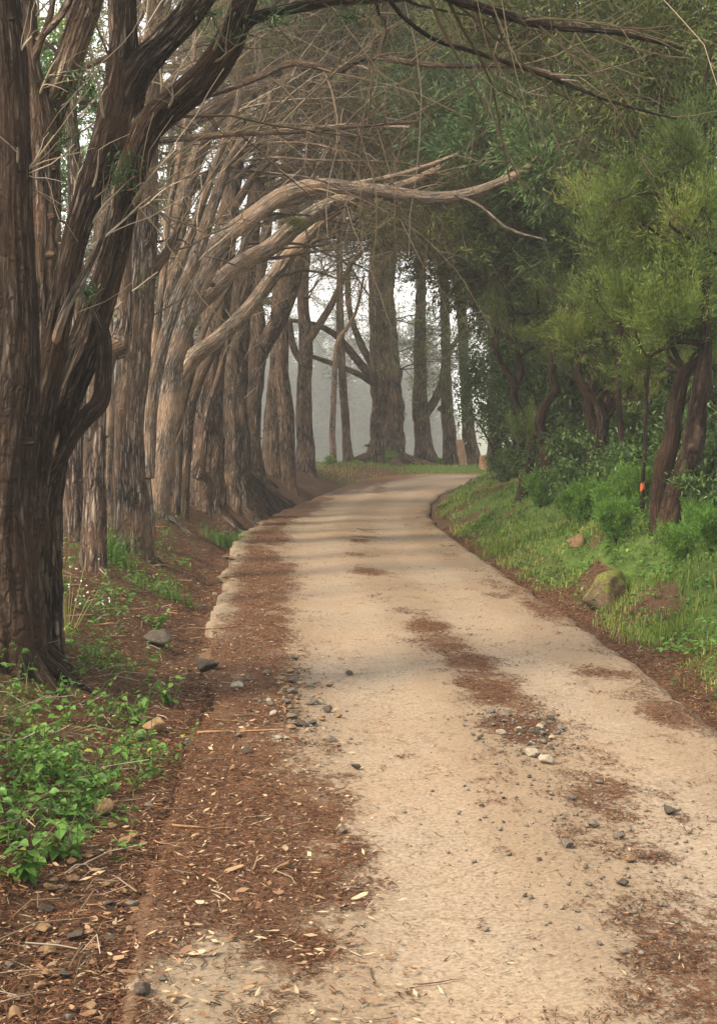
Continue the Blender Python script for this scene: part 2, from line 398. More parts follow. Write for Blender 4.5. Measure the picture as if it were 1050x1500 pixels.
BARK = bark_mat('cypress bark', (.024, .018, .014), (.185, .142, .108), (.46, .385, .31), 30, .12, 1.0)
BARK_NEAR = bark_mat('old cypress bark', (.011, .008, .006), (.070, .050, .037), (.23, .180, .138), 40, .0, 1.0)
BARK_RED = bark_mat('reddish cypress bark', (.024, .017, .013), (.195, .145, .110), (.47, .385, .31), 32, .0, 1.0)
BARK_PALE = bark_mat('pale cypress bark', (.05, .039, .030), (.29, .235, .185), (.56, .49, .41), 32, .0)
BARK_HEATH = bark_mat('heath bark', (.010, .0065, .005), (.05, .032, .023), (.125, .085, .062), 30, .28)
BARK_ARCH = bark_mat('smooth pale cypress bark', (.07, .055, .043), (.36, .295, .23), (.62, .55, .46), 32, .0, .6)
TWIG = bark_mat('dead twig', (.06, .042, .028), (.15, .11, .075), (.27, .21, .15), 30, 0, .3)
def twig_mat():
    m, nt, b = newmat('twig', .9, .15)
    nt.links.new(ramp(nt, attr(nt, 'tint', 'Fac'), [(0, (.034, .025, .015)), (.5, (.095, .070, .042)), (.8, (.19, .146, .095)), (1, (.34, .28, .21))]), b.inputs['Base Color']); return m
TWIGS = twig_mat()
CYP = leaf_mat('cypress foliage', [(0, (.030, .044, .011)), (.5, (.085, .112, .026)), (.8, (.15, .178, .038)), (1, (.21, .15, .05))], .3)
CYPB = leaf_mat('fresh cypress foliage', [(0, (.024, .050, .016)), (.5, (.065, .125, .036)), (1, (.15, .23, .08))], .3)
HEATH = leaf_mat('heath foliage', [(0, (.030, .050, .011)), (.45, (.088, .132, .024)), (.8, (.19, .245, .045)), (1, (.25, .20, .07))], .4)
HEATHB = leaf_mat('heath bush foliage', [(0, (.022, .05, .010)), (.5, (.07, .165, .022)), (1, (.16, .29, .04))], .35)
HEATHD = leaf_mat('dry heath foliage', [(0, (.06, .05, .03)), (.5, (.11, .10, .045)), (1, (.20, .16, .085))], .3)
BROAD = leaf_mat('evergreen leaf', [(0, (.016, .034, .011)), (.5, (.045, .092, .024)), (1, (.11, .18, .04))], .25, .4, .4)
HERB = leaf_mat('herb leaf', [(0, (.035, .075, .014)), (.5, (.075, .17, .026)), (.9, (.14, .27, .05)), (1, (.30, .32, .04))], .35, .5)
GRASS = leaf_mat('grass', [(0, (.040, .066, .016)), (.5, (.115, .175, .030)), (.8, (.24, .30, .05)), (1, (.32, .27, .11))], .35)
LITTER = leaf_mat('fallen needles', [(0, (.020, .008, .004)), (.45, (.085, .032, .013)), (.75, (.175, .082, .036)), (1, (.42, .31, .19))], .1, .8)
DRY = leaf_mat('dry leaf', [(0, (.11, .055, .028)), (.4, (.25, .15, .085)), (.7, (.40, .27, .16)), (1, (.48, .36, .24))], .2, .7)
MISTLEAF = leaf_mat('far conifer foliage', [(0, (.03, .05, .025)), (1, (.07, .10, .05))], .3)

def stone_mat(name, a, b_, c, moss=0):
    m, nt, b = newmat(name, .9, .2); tc = nd(nt, 'ShaderNodeTexCoord').outputs['Object']
    n = noise(nt, tc, 3.0, 6, .7); n2 = noise(nt, tc, 14, 4, .7)
    cc = mix(nt, .4, ramp(nt, n, [(.3, a), (.5, b_), (.7, c)]), ramp(nt, n2, [(.35, a), (.65, c)]))
    if moss:
        z = nd(nt, 'ShaderNodeSeparateXYZ'); nt.links.new(nd(nt, 'ShaderNodeNewGeometry').outputs['Normal'], z.inputs[0])
        f = mth(nt, 'MULTIPLY', mth(nt, 'ADD', z.outputs[2], mth(nt, 'MULTIPLY', mth(nt, 'SUBTRACT', n, .5), 3.)), moss, True)
        cc = mix(nt, ramp(nt, f, [(.35, (0, 0, 0)), (.65, (1, 1, 1))]), cc, ramp(nt, n2, [(.3, (.05, .05, .012)), (.7, (.15, .16, .035))]))
    nt.links.new(cc, b.inputs['Base Color']); bump(nt, b, mth(nt, 'ADD', n, n2), .6, .02); return m
STONE = stone_mat('grey stone', (.065, .054, .042), (.14, .117, .090), (.25, .215, .17))
STONE_DARK = stone_mat('dark stone', (.028, .023, .018), (.065, .053, .041), (.14, .115, .09))
STONE_PALE = stone_mat('pale stone', (.20, .165, .12), (.33, .28, .21), (.46, .40, .32))
STONE_BROWN = stone_mat('brown stone', (.11, .06, .03), (.23, .135, .07), (.36, .25, .14))
BOULDER = stone_mat('mossy stone', (.04, .025, .015), (.085, .055, .032), (.17, .125, .08), 1.7)
CUT = stone_mat('cut wood', (.20, .13, .075), (.30, .21, .125), (.42, .31, .20))
POSTW = stone_mat('weathered orange wood', (.17, .095, .055), (.27, .16, .09), (.36, .24, .15))

def road_mat():
    m, nt, b = newmat('dusty concrete track', .93, .15); p = objpos(nt)
    f1 = noise(nt, p, 55, 4, .75); f2 = noise(nt, mapping(nt, p, (1, .5, 1)), 1.3, 5, .6); f3 = noise(nt, p, 9, 6, .7)
    c = ramp(nt, f2, [(.30, (.185, .140, .098)), (.5, (.235, .182, .130)), (.72, (.29, .232, .170))])
    red = ramp(nt, noise(nt, mapping(nt, p, (.9, .35, 1), (3, 5, 0)), 1.0, 4, .6), [(.42, (0, 0, 0)), (.66, (.85, .85, .85))])
    c = mix(nt, red, c, (.245, .148, .076))
    c = mix(nt, ramp(nt, f3, [(.38, (.55, .55, .55)), (.56, (0, 0, 0))]), c, (.165, .124, .078))
    c = mix(nt, .58, c, ramp(nt, f1, [(.33, (.085, .062, .042)), (.48, (.23, .178, .128)), (.70, (.39, .32, .24))]))
    vo = nd(nt, 'ShaderNodeTexVoronoi'); vo.inputs['Scale'].default_value = 34; nt.links.new(p, vo.inputs['Vector'])
    spk = mth(nt, 'MULTIPLY', mth(nt, 'LESS_THAN', vo.outputs['Distance'], .20), mth(nt, 'LESS_THAN', noise(nt, p, 3.0, 3), .50))
    c = mix(nt, mth(nt, 'MULTIPLY', spk, .75), c, (.10, .075, .05))
    rim = attr(nt, 'bark', 'Vector'); sx = nd(nt, 'ShaderNodeSeparateXYZ'); nt.links.new(rim, sx.inputs[0])
    trk = mth(nt, 'ADD', sx.outputs[1], mth(nt, 'MULTIPLY', mth(nt, 'SUBTRACT', f2, .5), 1.2))
    c = mix(nt, ramp(nt, trk, [(.25, (.65, .65, .65)), (.7, (0, 0, 0))]), c, mix(nt, .5, c, (.15, .10, .058)))
    # needles trodden into the surface
    lit = attr(nt, 'tint', 'Fac')
    th = mth(nt, 'ADD', lit, mth(nt, 'MULTIPLY', mth(nt, 'SUBTRACT', noise(nt, mapping(nt, p, (1, .7, 1)), 24, 7, .78), .5), 1.9))
    lm = ramp(nt, th, [(.42, (0, 0, 0)), (.56, (1, 1, 1))])
    lc = ramp(nt, noise(nt, p, 75, 4, .8), [(.28, (.022, .010, .005)), (.45, (.070, .030, .014)), (.6, (.13, .062, .030)), (.75, (.26, .17, .10))])
    c = mix(nt, mth(nt, 'MULTIPLY', lm, .92), c, lc)
    # bare concrete rim, greyer
    c = mix(nt, mth(nt, 'MULTIPLY', sx.outputs[0], .55), c, ramp(nt, f3, [(.3, (.105, .088, .062)), (.6, (.235, .20, .145))]))
    # hairline cracks
    cr = nd(nt, 'ShaderNodeTexVoronoi', feature='DISTANCE_TO_EDGE'); cr.inputs['Scale'].default_value = .55
    wp = nd(nt, 'ShaderNodeVectorMath', operation='ADD'); nz = nd(nt, 'ShaderNodeTexNoise'); nz.inputs['Scale'].default_value = 2.2; nz.inputs['Detail'].default_value = 5
    nt.links.new(p, nz.inputs['Vector']); nt.links.new(p, wp.inputs[0]); nt.links.new(nz.outputs['Color'], wp.inputs[1]); nt.links.new(wp.outputs[0], cr.inputs['Vector'])
    c = mix(nt, mth(nt, 'MULTIPLY', mth(nt, 'LESS_THAN', cr.outputs['Distance'], .006), .45), c, (.12, .09, .06))
    nt.links.new(c, b.inputs['Base Color'])
    bump(nt, b, mth(nt, 'ADD', mth(nt, 'ADD', mth(nt, 'MULTIPLY', f1, .35), mth(nt, 'MULTIPLY', f3, .5)), mth(nt, 'MULTIPLY', lm, .4)), .55, .02)
    return m

def soil_mat():
    m, nt, b = newmat('forest soil', .95, .1); p = objpos(nt)
    f1 = noise(nt, p, 60, 5, .8); f2 = noise(nt, p, 1.1, 5, .6); f3 = noise(nt, p, 12, 5, .7)
    c = ramp(nt, f3, [(.3, (.025, .014, .009)), (.5, (.075, .041, .024)), (.7, (.135, .083, .05))])
    c = mix(nt, .6, c, ramp(nt, f1, [(.28, (.02, .011, .007)), (.46, (.075, .038, .021)), (.6, (.14, .08, .045)), (.75, (.27, .195, .13))]))
    c = mix(nt, ramp(nt, f2, [(.45, (0, 0, 0)), (.7, (.7, .7, .7))]), c, (.10, .062, .04))
    g = attr(nt, 'tint', 'Fac')
    gc = ramp(nt, f3, [(.3, (.030, .050, .012)), (.55, (.07, .11, .024)), (.75, (.12, .15, .04))])
    gm = ramp(nt, mth(nt, 'ADD', g, mth(nt, 'MULTIPLY', mth(nt, 'SUBTRACT', f3, .5), .9)), [(.4, (0, 0, 0)), (.62, (1, 1, 1))])
    c = mix(nt, gm, c, gc)
    nt.links.new(c, b.inputs['Base Color']); bump(nt, b, mth(nt, 'ADD', f3, mth(nt, 'MULTIPLY', f1, .6)), .8, .03); return m
ROADM, SOIL = road_mat(), soil_mat()

# ---------------------------------------------------------------- ground and road
def rows(a, b, f=.012, lo=.05, hi=12):
    o = [a]
    while o[-1] < b: o.append(o[-1] + min(hi, max(lo, abs(o[-1]) * f)))
    return np.array(o)

def green_amount(x, d):
    tl, tr = LEFT(d) - x, x - RIGHT(d)
    right = sstep(.05, .5, tr + .2 * fbm(x * 2, d * 1.2, 71, 3)) * sstep(-.42, .05, fbm(x * .9, d * .6, 73, 3) + .12)
    right = right * (1 - .95 * np.exp(-(((x - 2.45 - .12 * fbm(x * 5, d * 4, 79, 2)) / .24) ** 2 + ((d - 15.2) / .6) ** 2))) * (1 - .9 * np.exp(-(((x - 2.72) / .16) ** 2 + ((d - 12.6) / .6) ** 2)))
    left = sstep(.3, .9, tl) * sstep(.05, .3, fbm(x * .9, d * .5, 77, 3)) * .5 * sstep(18, 8, d)
    far = sstep(48, 54, d) * .8
    return np.maximum.reduce([right, left, far])

D = np.concatenate([-rows(.4, 30, .12, .4)[::-1], rows(0, 890, .0085, .05, 10)])
tL = [0.]
while tL[-1] < 480: tL.append(tL[-1] + max(.035, tL[-1] * .085))
tL = np.array(tL)
def ground_sheet():
    acc = Acc(); l, r = LEFT(np.clip(D, -60, 56)), RIGHT(np.clip(D, -60, 50))
    l, r = np.minimum(l, 30), np.minimum(r, 34)
    X = np.concatenate([l[:, None] - tL[None, ::-1], l[:, None] + (r - l)[:, None] * np.linspace(0, 1, 8)[None, 1:-1], r[:, None] + tL[None]], 1)
    Y = np.repeat(D[:, None], X.shape[1], 1); Z = ground(X, Y)
    n, k = X.shape; i = (np.arange(n - 1) * k)[:, None]; j = np.arange(k - 1)[None]
    F = np.stack([i + j, i + j + 1, i + k + j + 1, i + k + j], -1).reshape(-1, 4)
    acc.add(np.stack([X, Y, Z], -1), F, None, green_amount(X, Y).ravel())
    return tag(acc.build('ground', SOIL), 'brown forest soil with needle litter rising in banks beside the road', kind='structure')
ground_sheet()

def road_sheet():
    acc = Acc(); Dr = np.concatenate([np.arange(-14, 2, .4), rows(2, 55, .008, .03, .3)])
    s = np.concatenate([np.linspace(0, .12, 22)[:-1], np.linspace(.12, .9, 70)[:-1], np.linspace(.9, 1, 18)])
    l, r = LEFT(Dr), np.minimum(RIGHT(Dr), 30); l = np.minimum(l, r - .3)
    jl = (.09 + .10 * sstep(12, 9, Dr)) * fbm(Dr * .9, 0 * Dr, 81, 4) + .05 * fbm(Dr * 3.7, 0 * Dr, 83, 4); jr = .07 * fbm(Dr * .9, 0 * Dr, 85, 4) + .02 * fbm(Dr * 6, 0 * Dr, 87, 2)
    l2, r2 = l - .02 + jl, r - .04 + jr
    X = l2[:, None] + (r2 - l2)[:, None] * s[None]; Y = np.repeat(Dr[:, None], len(s), 1); Z = roadtop(X, Y)
    ed = np.minimum(X - l2[:, None], 9); lump = np.exp(-(ed / .22) ** 2) * sstep(11, 14, Y) * (1 - sstep(28, 33, Y))
    Z = Z + lump * (.055 * fbm(X * 3.3, Y * 1.6, 89, 3) + .015)
    er = r2[:, None] - X; Z = Z - .03 * np.exp(-(er / .05) ** 2) - .03 * np.exp(-(ed / .04) ** 2) + .012 * np.exp(-(er / .3) ** 2) * fbm(X * 3, Y * 2, 90, 2)
    lit = litter_amount(X, Y) * (1 - .75 * lump); lit = np.maximum(lit, np.exp(-(ed / .10) ** 2) * sstep(11.5, 9.5, Y) * sstep(4.6, 5.4, Y))
    rim = np.clip(np.exp(-(ed / .16) ** 2) * sstep(9.5, 12.5, Y) * (.35 + .65 * lump) * (.6 + .8 * fbm(X * 2, Y * 1.2, 91, 3)) + .5 * np.exp(-(er / .2) ** 2) * (.5 + fbm(X, Y * .6, 93, 3)), 0, 1)
    # the grey patch of bare concrete at the near left edge
    rim = np.maximum(rim, .75 * np.exp(-(((X - LEFT(Y) - .22) / .22) ** 2)) * sstep(5.5, 4.3, Y)); lit = lit * (1 - .75 * np.exp(-(((X - LEFT(Y) - .2) / .2) ** 2)) * sstep(5.3, 4.4, Y))
    # skirts make the slab edge stand above ditch and soil
    X = np.concatenate([X[:, :1] - .015, X, X[:, -1:] + .015], 1); Y = np.concatenate([Y[:, :1], Y, Y[:, -1:]], 1); Z = np.concatenate([Z[:, :1] - .22, Z, Z[:, -1:] - .2], 1)
    lit = np.concatenate([lit[:, :1], lit, lit[:, -1:]], 1); rim = np.concatenate([rim[:, :1], rim, rim[:, -1:]], 1)
    n, k = X.shape; i = (np.arange(n - 1) * k)[:, None]; j = np.arange(k - 1)[None]
    F = np.stack([i + j, i + j + 1, i + k + j + 1, i + k + j], -1).reshape(-1, 4)
    sx_ = (X - LEFT(Y)) / (np.minimum(RIGHT(Y), 30) - LEFT(Y)); trk = np.exp(-((sx_ - .36) / .11) ** 2) + np.exp(-((sx_ - .73) / .09) ** 2)
    b = np.stack([rim, trk, 0 * rim], -1)
    acc.add(np.stack([X, Y, Z], -1), F, b, lit.ravel())
    tag(acc.build('road', ROADM), 'pale dusty track with needle strips curving uphill to the right', kind='structure')
road_sheet()

# ---------------------------------------------------------------- trees of the left row, from trunk lines
def stem_pts(path, dep, base=False, up=None):
    """path: (px,py,width px) from the top down or the bottom up; dep: metres, or a pair (first, last)."""
    n = len(path); ds = np.linspace(*dep, n) if isinstance(dep, tuple) else np.full(n, float(dep))
    return np.array([[*W(px, py, d), w / 2 / PX * d] for (px, py, w), d in zip(path, ds)])

def rooted(pts):
    p = np.array(pts, float); g = float(ground(p[0, 0], p[0, 1], False))
    p[0, 2] = g + .02
    low = p[0].copy(); low[2] = g - .25; low[3] *= 1.08
    return np.vstack([low, p])

def proc_limbs(stem, n, rng, zlo, zhi, lo, hi, aim=(1, -.05, .25), spread=.55, droop=.03, r=(.05, .11)):
    out = []
    z = stem[:, 2]
    for k in range(n):
        zz = rng.uniform(zlo, zhi); i = int(np.argmin(np.abs(z - zz)))
        dr = nrm(np.array(aim) + rng.normal(size=3) * np.array((spread, spread * 1.3, spread * .6))); L = rng.uniform(lo, hi); dr[2] = max(dr[2], .08); dr = nrm(dr)
        p = stem[i, :3].copy(); rr = min(rng.uniform(*r), stem[i, 3] * .75); pts = [[*p, rr]]; K = 9
        for q in range(K):
            dr = nrm(dr + rng.normal(size=3) * np.array((.2, .2, .12)) + np.array((0.02, 0, -droop * (q / K) * 1.6))); p = p + dr * L / K
            pts.append([*p, rr * (1 - .82 * (q + 1) / K)])
        out.append(np.array(pts))
    return out

tree_log = []
def tree(name, label, stems, limbs=(), mat=None, sides=22, step=.1, seed=1, proc=None, sec=0, tw=0, fol=0, folmat=None, foltest=None, ridge=.10, flare=0.39,
         seclen=(.8, 2.6), twlen=(.25, .8), fsize=.36, group=None, tufts=(), extra=None, cat='tree', roots=0, fm=14, twr=.0026, ttint=.5, bare=0, barelen=(.5, 2.2)):
    rng = np.random.default_rng(seed); mat = mat or BARK
    st = [rooted(s) if i == 0 or kind == 'r' else s for i, (s, kind) in enumerate(stems)]
    base = st[0][1, :3].copy(); base[2] = st[0][1, 2]
    e = empty(name, base, label, cat, group)
    wood = []; big = []
    for i, s in enumerate(st):
        a = Acc(); rooted_ = (i == 0 or stems[i][1] == 'r')
        q = tube(a, s, sides, step, ridge, flare if rooted_ else 0, seed * 7 + i); big.append(q)
        zz = q[(q[:, 2] > q[0, 2] + .8) & (q[:, 2] < 9)]
        for k in range(0 if len(zz) < 8 else int(min(12, 2 + (zz[-1, 2] - zz[0, 2]) * 1.1))):
            c = zz[rng.integers(0, len(zz))]; an = rng.uniform(0, 6.28); dr = np.array((math.cos(an), -abs(math.sin(an)), rng.uniform(-.1, .5))); L = c[3] * rng.uniform(.25, .7); r0 = min(c[3] * rng.uniform(.12, .3), .06)
            b0 = c[:3] + dr * c[3] * .8
            tube(a, [[*b0, r0 * 1.3], [*(b0 + dr * L * .5), r0 * .9], [*(b0 + dr * L), r0 * rng.uniform(.3, .7)]], 8, .03, .2, 0, k + seed, .15)
        if roots and i == 0:
            for k in range(roots):
                an = rng.uniform(0, 2 * np.pi); r0 = s[1, 3]; pts = []
                for t in np.linspace(0, 1, 6):
                    x = base[0] + np.cos(an) * r0 * (.6 + 3.2 * t) ; y = base[1] + np.sin(an) * r0 * (.6 + 3.2 * t)
                    pts.append([x, y, float(ground(x, y, False)) + r0 * .55 * (1 - t) ** 2 - .05 * t, r0 * (.34 - .26 * t)])
                tube(a, pts, 10, .06, .15, 0, seed + k)
        a.build('trunk', mat, e, base)
    lm = [np.asarray(l) for l in limbs]; n_own = len(lm)
    if proc:
        for pr in proc:
            k = dict(pr); lm += proc_limbs(big[k.pop('stem', 0)], k.pop('n'), rng, rng=None, **k) if False else proc_limbs(big[k.pop('stem', 0)], k.pop('n'), rng, **k)
    for i, l in enumerate(lm):
        a = Acc(); q = tube(a, l, 10 if l[0, 3] < .12 else 14, .12, .09, 0, seed * 13 + i, knob=.10); a.build('limb', BARK if mat is BARK_ARCH and i >= n_own else mat, e, base); wood.append(resample(q, 14))
    if sec:
        src = wood if wood else [resample(q, 14) for q in big]
        P = np.stack([w[:, :3] for w in src]); Rr = np.stack([w[:, 3] for w in src])
        P1, R1 = grow(P, Rr, sec, *seclen, rng, K=7, wob=.115, rs=.4, tmin=.22, rmin=.0045, droop=.012, rmax=.015)
        P2, R2 = grow(P1, R1, tw, *twlen, rng, K=4, wob=.17, rs=.5, tmin=.1, rmin=twr, droop=.015, rmax=.005)
        a = Acc()
        tubes(a, P1, R1, 4, np.clip(ttint + rng.normal(size=len(P1)) * .2, 0, 1)); tubes(a, P2, R2, 3, np.clip(ttint + rng.normal(size=len(P2)) * .22, 0, 1))
        if bare:
            bs = [resample(w if len(w) > 3 else q, 14) for q in big[:3] for w in [q[q[:, 2] > q[0, 2] + 1.8]]]
            P3, R3 = grow(np.stack([b[:, :3] for b in bs]), np.stack([b[:, 3] for b in bs]), bare, *barelen, rng, ang=(.5, 1.1), K=8, wob=.11, rs=.16, tmin=.02, rmin=.005, droop=-.01, rmax=.014, bias=(1.0, -.2, .5))
            P4, R4 = grow(P3, R3, bare * 4, .2, .7, rng, K=5, wob=.16, rs=.5, tmin=.2, rmin=.003, droop=0)
            tubes(a, P3, R3, 5, np.clip(.82 + rng.normal(size=len(P3)) * .15, 0, 1)); tubes(a, P4, R4, 3, np.clip(.8 + rng.normal(size=len(P4)) * .15, 0, 1))
        a.build('twigs', TWIGS, e, base)
        if fol:
            tips = P2[:, -1]; dr = P2[:, -1] - P2[:, -2]
            pr = foltest(tips) if foltest else np.ones(len(tips)); pr = pr * (.25 + 1.2 * sstep(-.15, .3, fbm(tips[:, 0] * .8, tips[:, 1] * .8, seed, 2, tips[:, 2] * .8)))
            ok = np.where(rng.random(len(tips)) < pr)[0]; ok = ok[rng.permutation(len(ok))[:fol]]
            if len(ok):
                a = Acc(); ct = .45 + .35 * fbm(tips[ok, 0] * .7, tips[ok, 1] * .7, seed + 2, 2, tips[ok, 2] * .7)
                sprays(a, tips[ok] - nrm(dr[ok]) * fsize * .5, dr[ok] * np.array((1, 1, .35)) + np.array((0, 0, .01)), fsize * (.7 + .6 * rng.random(len(ok))), rng, fm, fsize * .34, fsize * .085, .38, .35, ct, .16)
                a.build('foliage', folmat or CYP, e, base, smooth=False)
    for (px, py, d, rpx, n, ln) in tufts:
        a = Acc(); c = W(px, py, d); r = rpx / PX * d
        b = c + rng.normal(size=(n, 3)) * r * .45; leaves(a, b, rng.normal(size=(n, 3)) + np.array((0, 0, .1)), ln * (.7 + .6 * rng.random(n)), ln * .24, rng, .12, .35, .25, droop=.15)
        K = 10; P = np.stack([np.repeat(c[None], K, 0), c + rng.normal(size=(K, 3)) * r * .3, c + rng.normal(size=(K, 3)) * r * .6], 1); tubes(a, P, np.full((K, 3), .004), 3, np.full(K, .2))
        a.build('foliage', BROAD, e, base, smooth=False)
    if extra: extra(e, base, rng)
    return e

S = stem_pts
def right_canopy(t): return sstep(-.8, 2.2, t[:, 0] - .02 * (t[:, 1] - 20)) * .9 + .5 * sstep(8.5, 11.5, t[:, 2]) + .05

# nearest cluster
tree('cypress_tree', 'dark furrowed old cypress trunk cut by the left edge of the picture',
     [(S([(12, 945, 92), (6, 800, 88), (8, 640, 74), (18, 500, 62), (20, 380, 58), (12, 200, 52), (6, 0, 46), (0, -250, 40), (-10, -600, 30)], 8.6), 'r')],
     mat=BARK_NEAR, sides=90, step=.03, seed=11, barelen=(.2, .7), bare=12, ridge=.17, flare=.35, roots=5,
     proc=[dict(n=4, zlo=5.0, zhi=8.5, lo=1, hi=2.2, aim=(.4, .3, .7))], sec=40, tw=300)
tree('cypress_tree', 'tall straight light-barked cypress stem forking into two near the top left corner',
     [(S([(62, 880, 62), (68, 700, 44), (62, 520, 44), (62, 400, 46), (62, 280, 48), (58, 190, 44), (45, 100, 26), (40, 0, 20), (30, -200, 16)], (9.6, 9.9)), 'r'),
      (S([(66, 250, 44), (75, 170, 40), (95, 110, 40), (118, 40, 38), (140, -30, 36), (190, -250, 28), (240, -500, 18)], 9.9), 's')],
     limbs=[S([(48, 90, 14), (60, 60, 11), (75, 20, 9), (85, -40, 7)], 9.8), S([(55, 60, 10), (80, 35, 11), (100, 5, 12), (118, -40, 10)], 9.8)],
     mat=BARK_RED, sides=56, step=.04, seed=12, barelen=(.2, .9), bare=16, ridge=.14, flare=.3,
     proc=[dict(n=4, zlo=5.2, zhi=7.5, lo=1, hi=2.2, aim=(.3, .3, .7)), dict(stem=1, n=4, zlo=5.0, zhi=7, lo=1, hi=2.2, aim=(.5, .2, .7))], sec=60, tw=400,
     tufts=[(128, 130, 9.6, 46, 120, .07), (95, 205, 9.7, 24, 40, .06)])
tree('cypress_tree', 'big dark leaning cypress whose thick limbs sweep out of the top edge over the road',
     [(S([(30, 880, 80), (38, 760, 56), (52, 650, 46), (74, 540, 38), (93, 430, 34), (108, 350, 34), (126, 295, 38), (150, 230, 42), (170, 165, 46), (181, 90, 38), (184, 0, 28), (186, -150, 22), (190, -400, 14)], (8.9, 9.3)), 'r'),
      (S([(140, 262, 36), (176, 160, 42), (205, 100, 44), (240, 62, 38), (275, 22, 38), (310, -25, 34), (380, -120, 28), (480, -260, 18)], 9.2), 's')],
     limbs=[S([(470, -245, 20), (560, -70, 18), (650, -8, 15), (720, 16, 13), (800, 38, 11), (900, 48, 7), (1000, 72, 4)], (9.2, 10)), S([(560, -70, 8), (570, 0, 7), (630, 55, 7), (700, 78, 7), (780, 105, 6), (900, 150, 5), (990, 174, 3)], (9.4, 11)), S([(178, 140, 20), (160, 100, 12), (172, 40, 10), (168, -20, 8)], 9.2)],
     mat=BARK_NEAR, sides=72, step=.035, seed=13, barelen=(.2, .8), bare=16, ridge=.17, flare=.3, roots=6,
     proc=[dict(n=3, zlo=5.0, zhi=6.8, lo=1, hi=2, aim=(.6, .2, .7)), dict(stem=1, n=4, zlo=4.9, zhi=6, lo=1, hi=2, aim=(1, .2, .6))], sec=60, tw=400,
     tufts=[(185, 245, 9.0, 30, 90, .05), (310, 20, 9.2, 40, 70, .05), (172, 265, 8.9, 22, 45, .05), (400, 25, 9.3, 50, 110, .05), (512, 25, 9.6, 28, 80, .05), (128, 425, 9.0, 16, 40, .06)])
def snag(e, base, rng):
    a = Acc(); tube(a, S([(138, 450, 14), (153, 492, 19), (153, 540, 21), (148, 588, 24), (128, 612, 24), (108, 640, 20), (92, 672, 18), (72, 705, 18)], (9.3, 9.1)), 24, .03, .16, 0, 77, .14); a.build('limb', BARK_NEAR, e, base)
    a = Acc(); tube(a, S([(50, 640, 30), (62, 580, 18), (74, 530, 15), (95, 460, 13), (125, 400, 12), (150, 345, 9), (160, 300, 6)], (9.2, 8.6)), 14, .04, .1, 0, 78); a.build('limb', BARK_PALE, e, base)
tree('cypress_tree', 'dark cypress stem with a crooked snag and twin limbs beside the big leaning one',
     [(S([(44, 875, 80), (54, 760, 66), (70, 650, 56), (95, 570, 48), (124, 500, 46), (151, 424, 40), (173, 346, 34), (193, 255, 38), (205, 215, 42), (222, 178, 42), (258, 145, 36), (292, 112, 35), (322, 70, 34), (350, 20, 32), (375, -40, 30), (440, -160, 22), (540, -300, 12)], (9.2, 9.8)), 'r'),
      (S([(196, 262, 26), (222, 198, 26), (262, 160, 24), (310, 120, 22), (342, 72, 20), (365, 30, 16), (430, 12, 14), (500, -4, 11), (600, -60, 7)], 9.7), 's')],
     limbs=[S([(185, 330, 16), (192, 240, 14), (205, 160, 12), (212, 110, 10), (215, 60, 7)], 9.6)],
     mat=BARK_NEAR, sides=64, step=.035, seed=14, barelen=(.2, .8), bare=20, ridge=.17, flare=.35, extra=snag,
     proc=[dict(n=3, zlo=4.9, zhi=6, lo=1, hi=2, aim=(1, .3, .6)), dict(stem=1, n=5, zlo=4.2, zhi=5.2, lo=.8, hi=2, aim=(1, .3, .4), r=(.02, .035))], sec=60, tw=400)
# second cluster
tree('cypress_tree', 'pale brown cypress trunk with a swollen knob on its side, before the straight one',
     [(S([(138, 775, 36), (140, 700, 30), (142, 620, 26), (150, 560, 24), (160, 515, 30), (174, 510, 34), (184, 470, 22), (182, 400, 22), (182, 300, 22), (178, 180, 20), (170, 60, 18), (165, -100, 15), (160, -300, 10)], (14.5, 15.2)), 'r')],
     mat=BARK_RED, sides=40, step=.05, seed=15, ridge=.12, knob=0 or .1 if False else .12, flare=0.22) if False else \
tree('cypress_tree', 'pale brown cypress trunk with a swollen knob on its side, before the straight one',
     [(S([(138, 775, 36), (140, 700, 30), (142, 620, 26), (150, 560, 24), (160, 515, 30), (174, 510, 34), (184, 470, 22), (182, 400, 22), (182, 300, 22), (178, 180, 20), (170, 60, 18), (165, -100, 15), (160, -300, 10)], (14.5, 15.2)), 'r')],
     mat=BARK_RED, sides=40, step=.05, seed=15, ridge=.12, flare=0.28, roots=4, bare=16,
     proc=[dict(n=6, zlo=7, zhi=9.5, lo=2, hi=4.5, aim=(.5, .3, .4))], sec=120, tw=1500, fol=300, foltest=right_canopy)
tree('cypress_tree', 'straight tall cypress trunk flaring at the foot, left of the big arching tree',
     [(S([(195, 772, 52), (192, 690, 42), (192, 600, 42), (198, 500, 44), (204, 400, 42), (210, 320, 36), (214, 240, 30), (222, 120, 28), (230, 0, 24), (236, -200, 18), (240, -380, 10)], (17.5, 18)), 'r')],
     limbs=[S([(214, 208, 10), (330, 197, 9), (430, 193, 8), (525, 184, 7), (612, 178, 4)], (17.8, 16)), S([(224, 150, 15), (300, 140, 12), (380, 112, 11), (430, 92, 11), (500, 104, 10), (535, 84, 10), (640, 96, 9), (780, 100, 7), (870, 140, 3)], (18, 17)), S([(206, 430, 22), (226, 395, 16), (250, 360, 12), (270, 310, 9)], 17.8)],
     mat=BARK, sides=44, step=.06, seed=16, bare=18, ridge=.12, flare=0.30, roots=6,
     proc=[dict(n=7, zlo=8.2, zhi=11, lo=2.5, hi=5, aim=(.7, .2, .35)), dict(n=3, zlo=3.5, zhi=7, lo=.6, hi=1.4, aim=(.5, .4, .3), r=(.012, .02))], sec=110, tw=1300, fol=0, foltest=right_canopy)
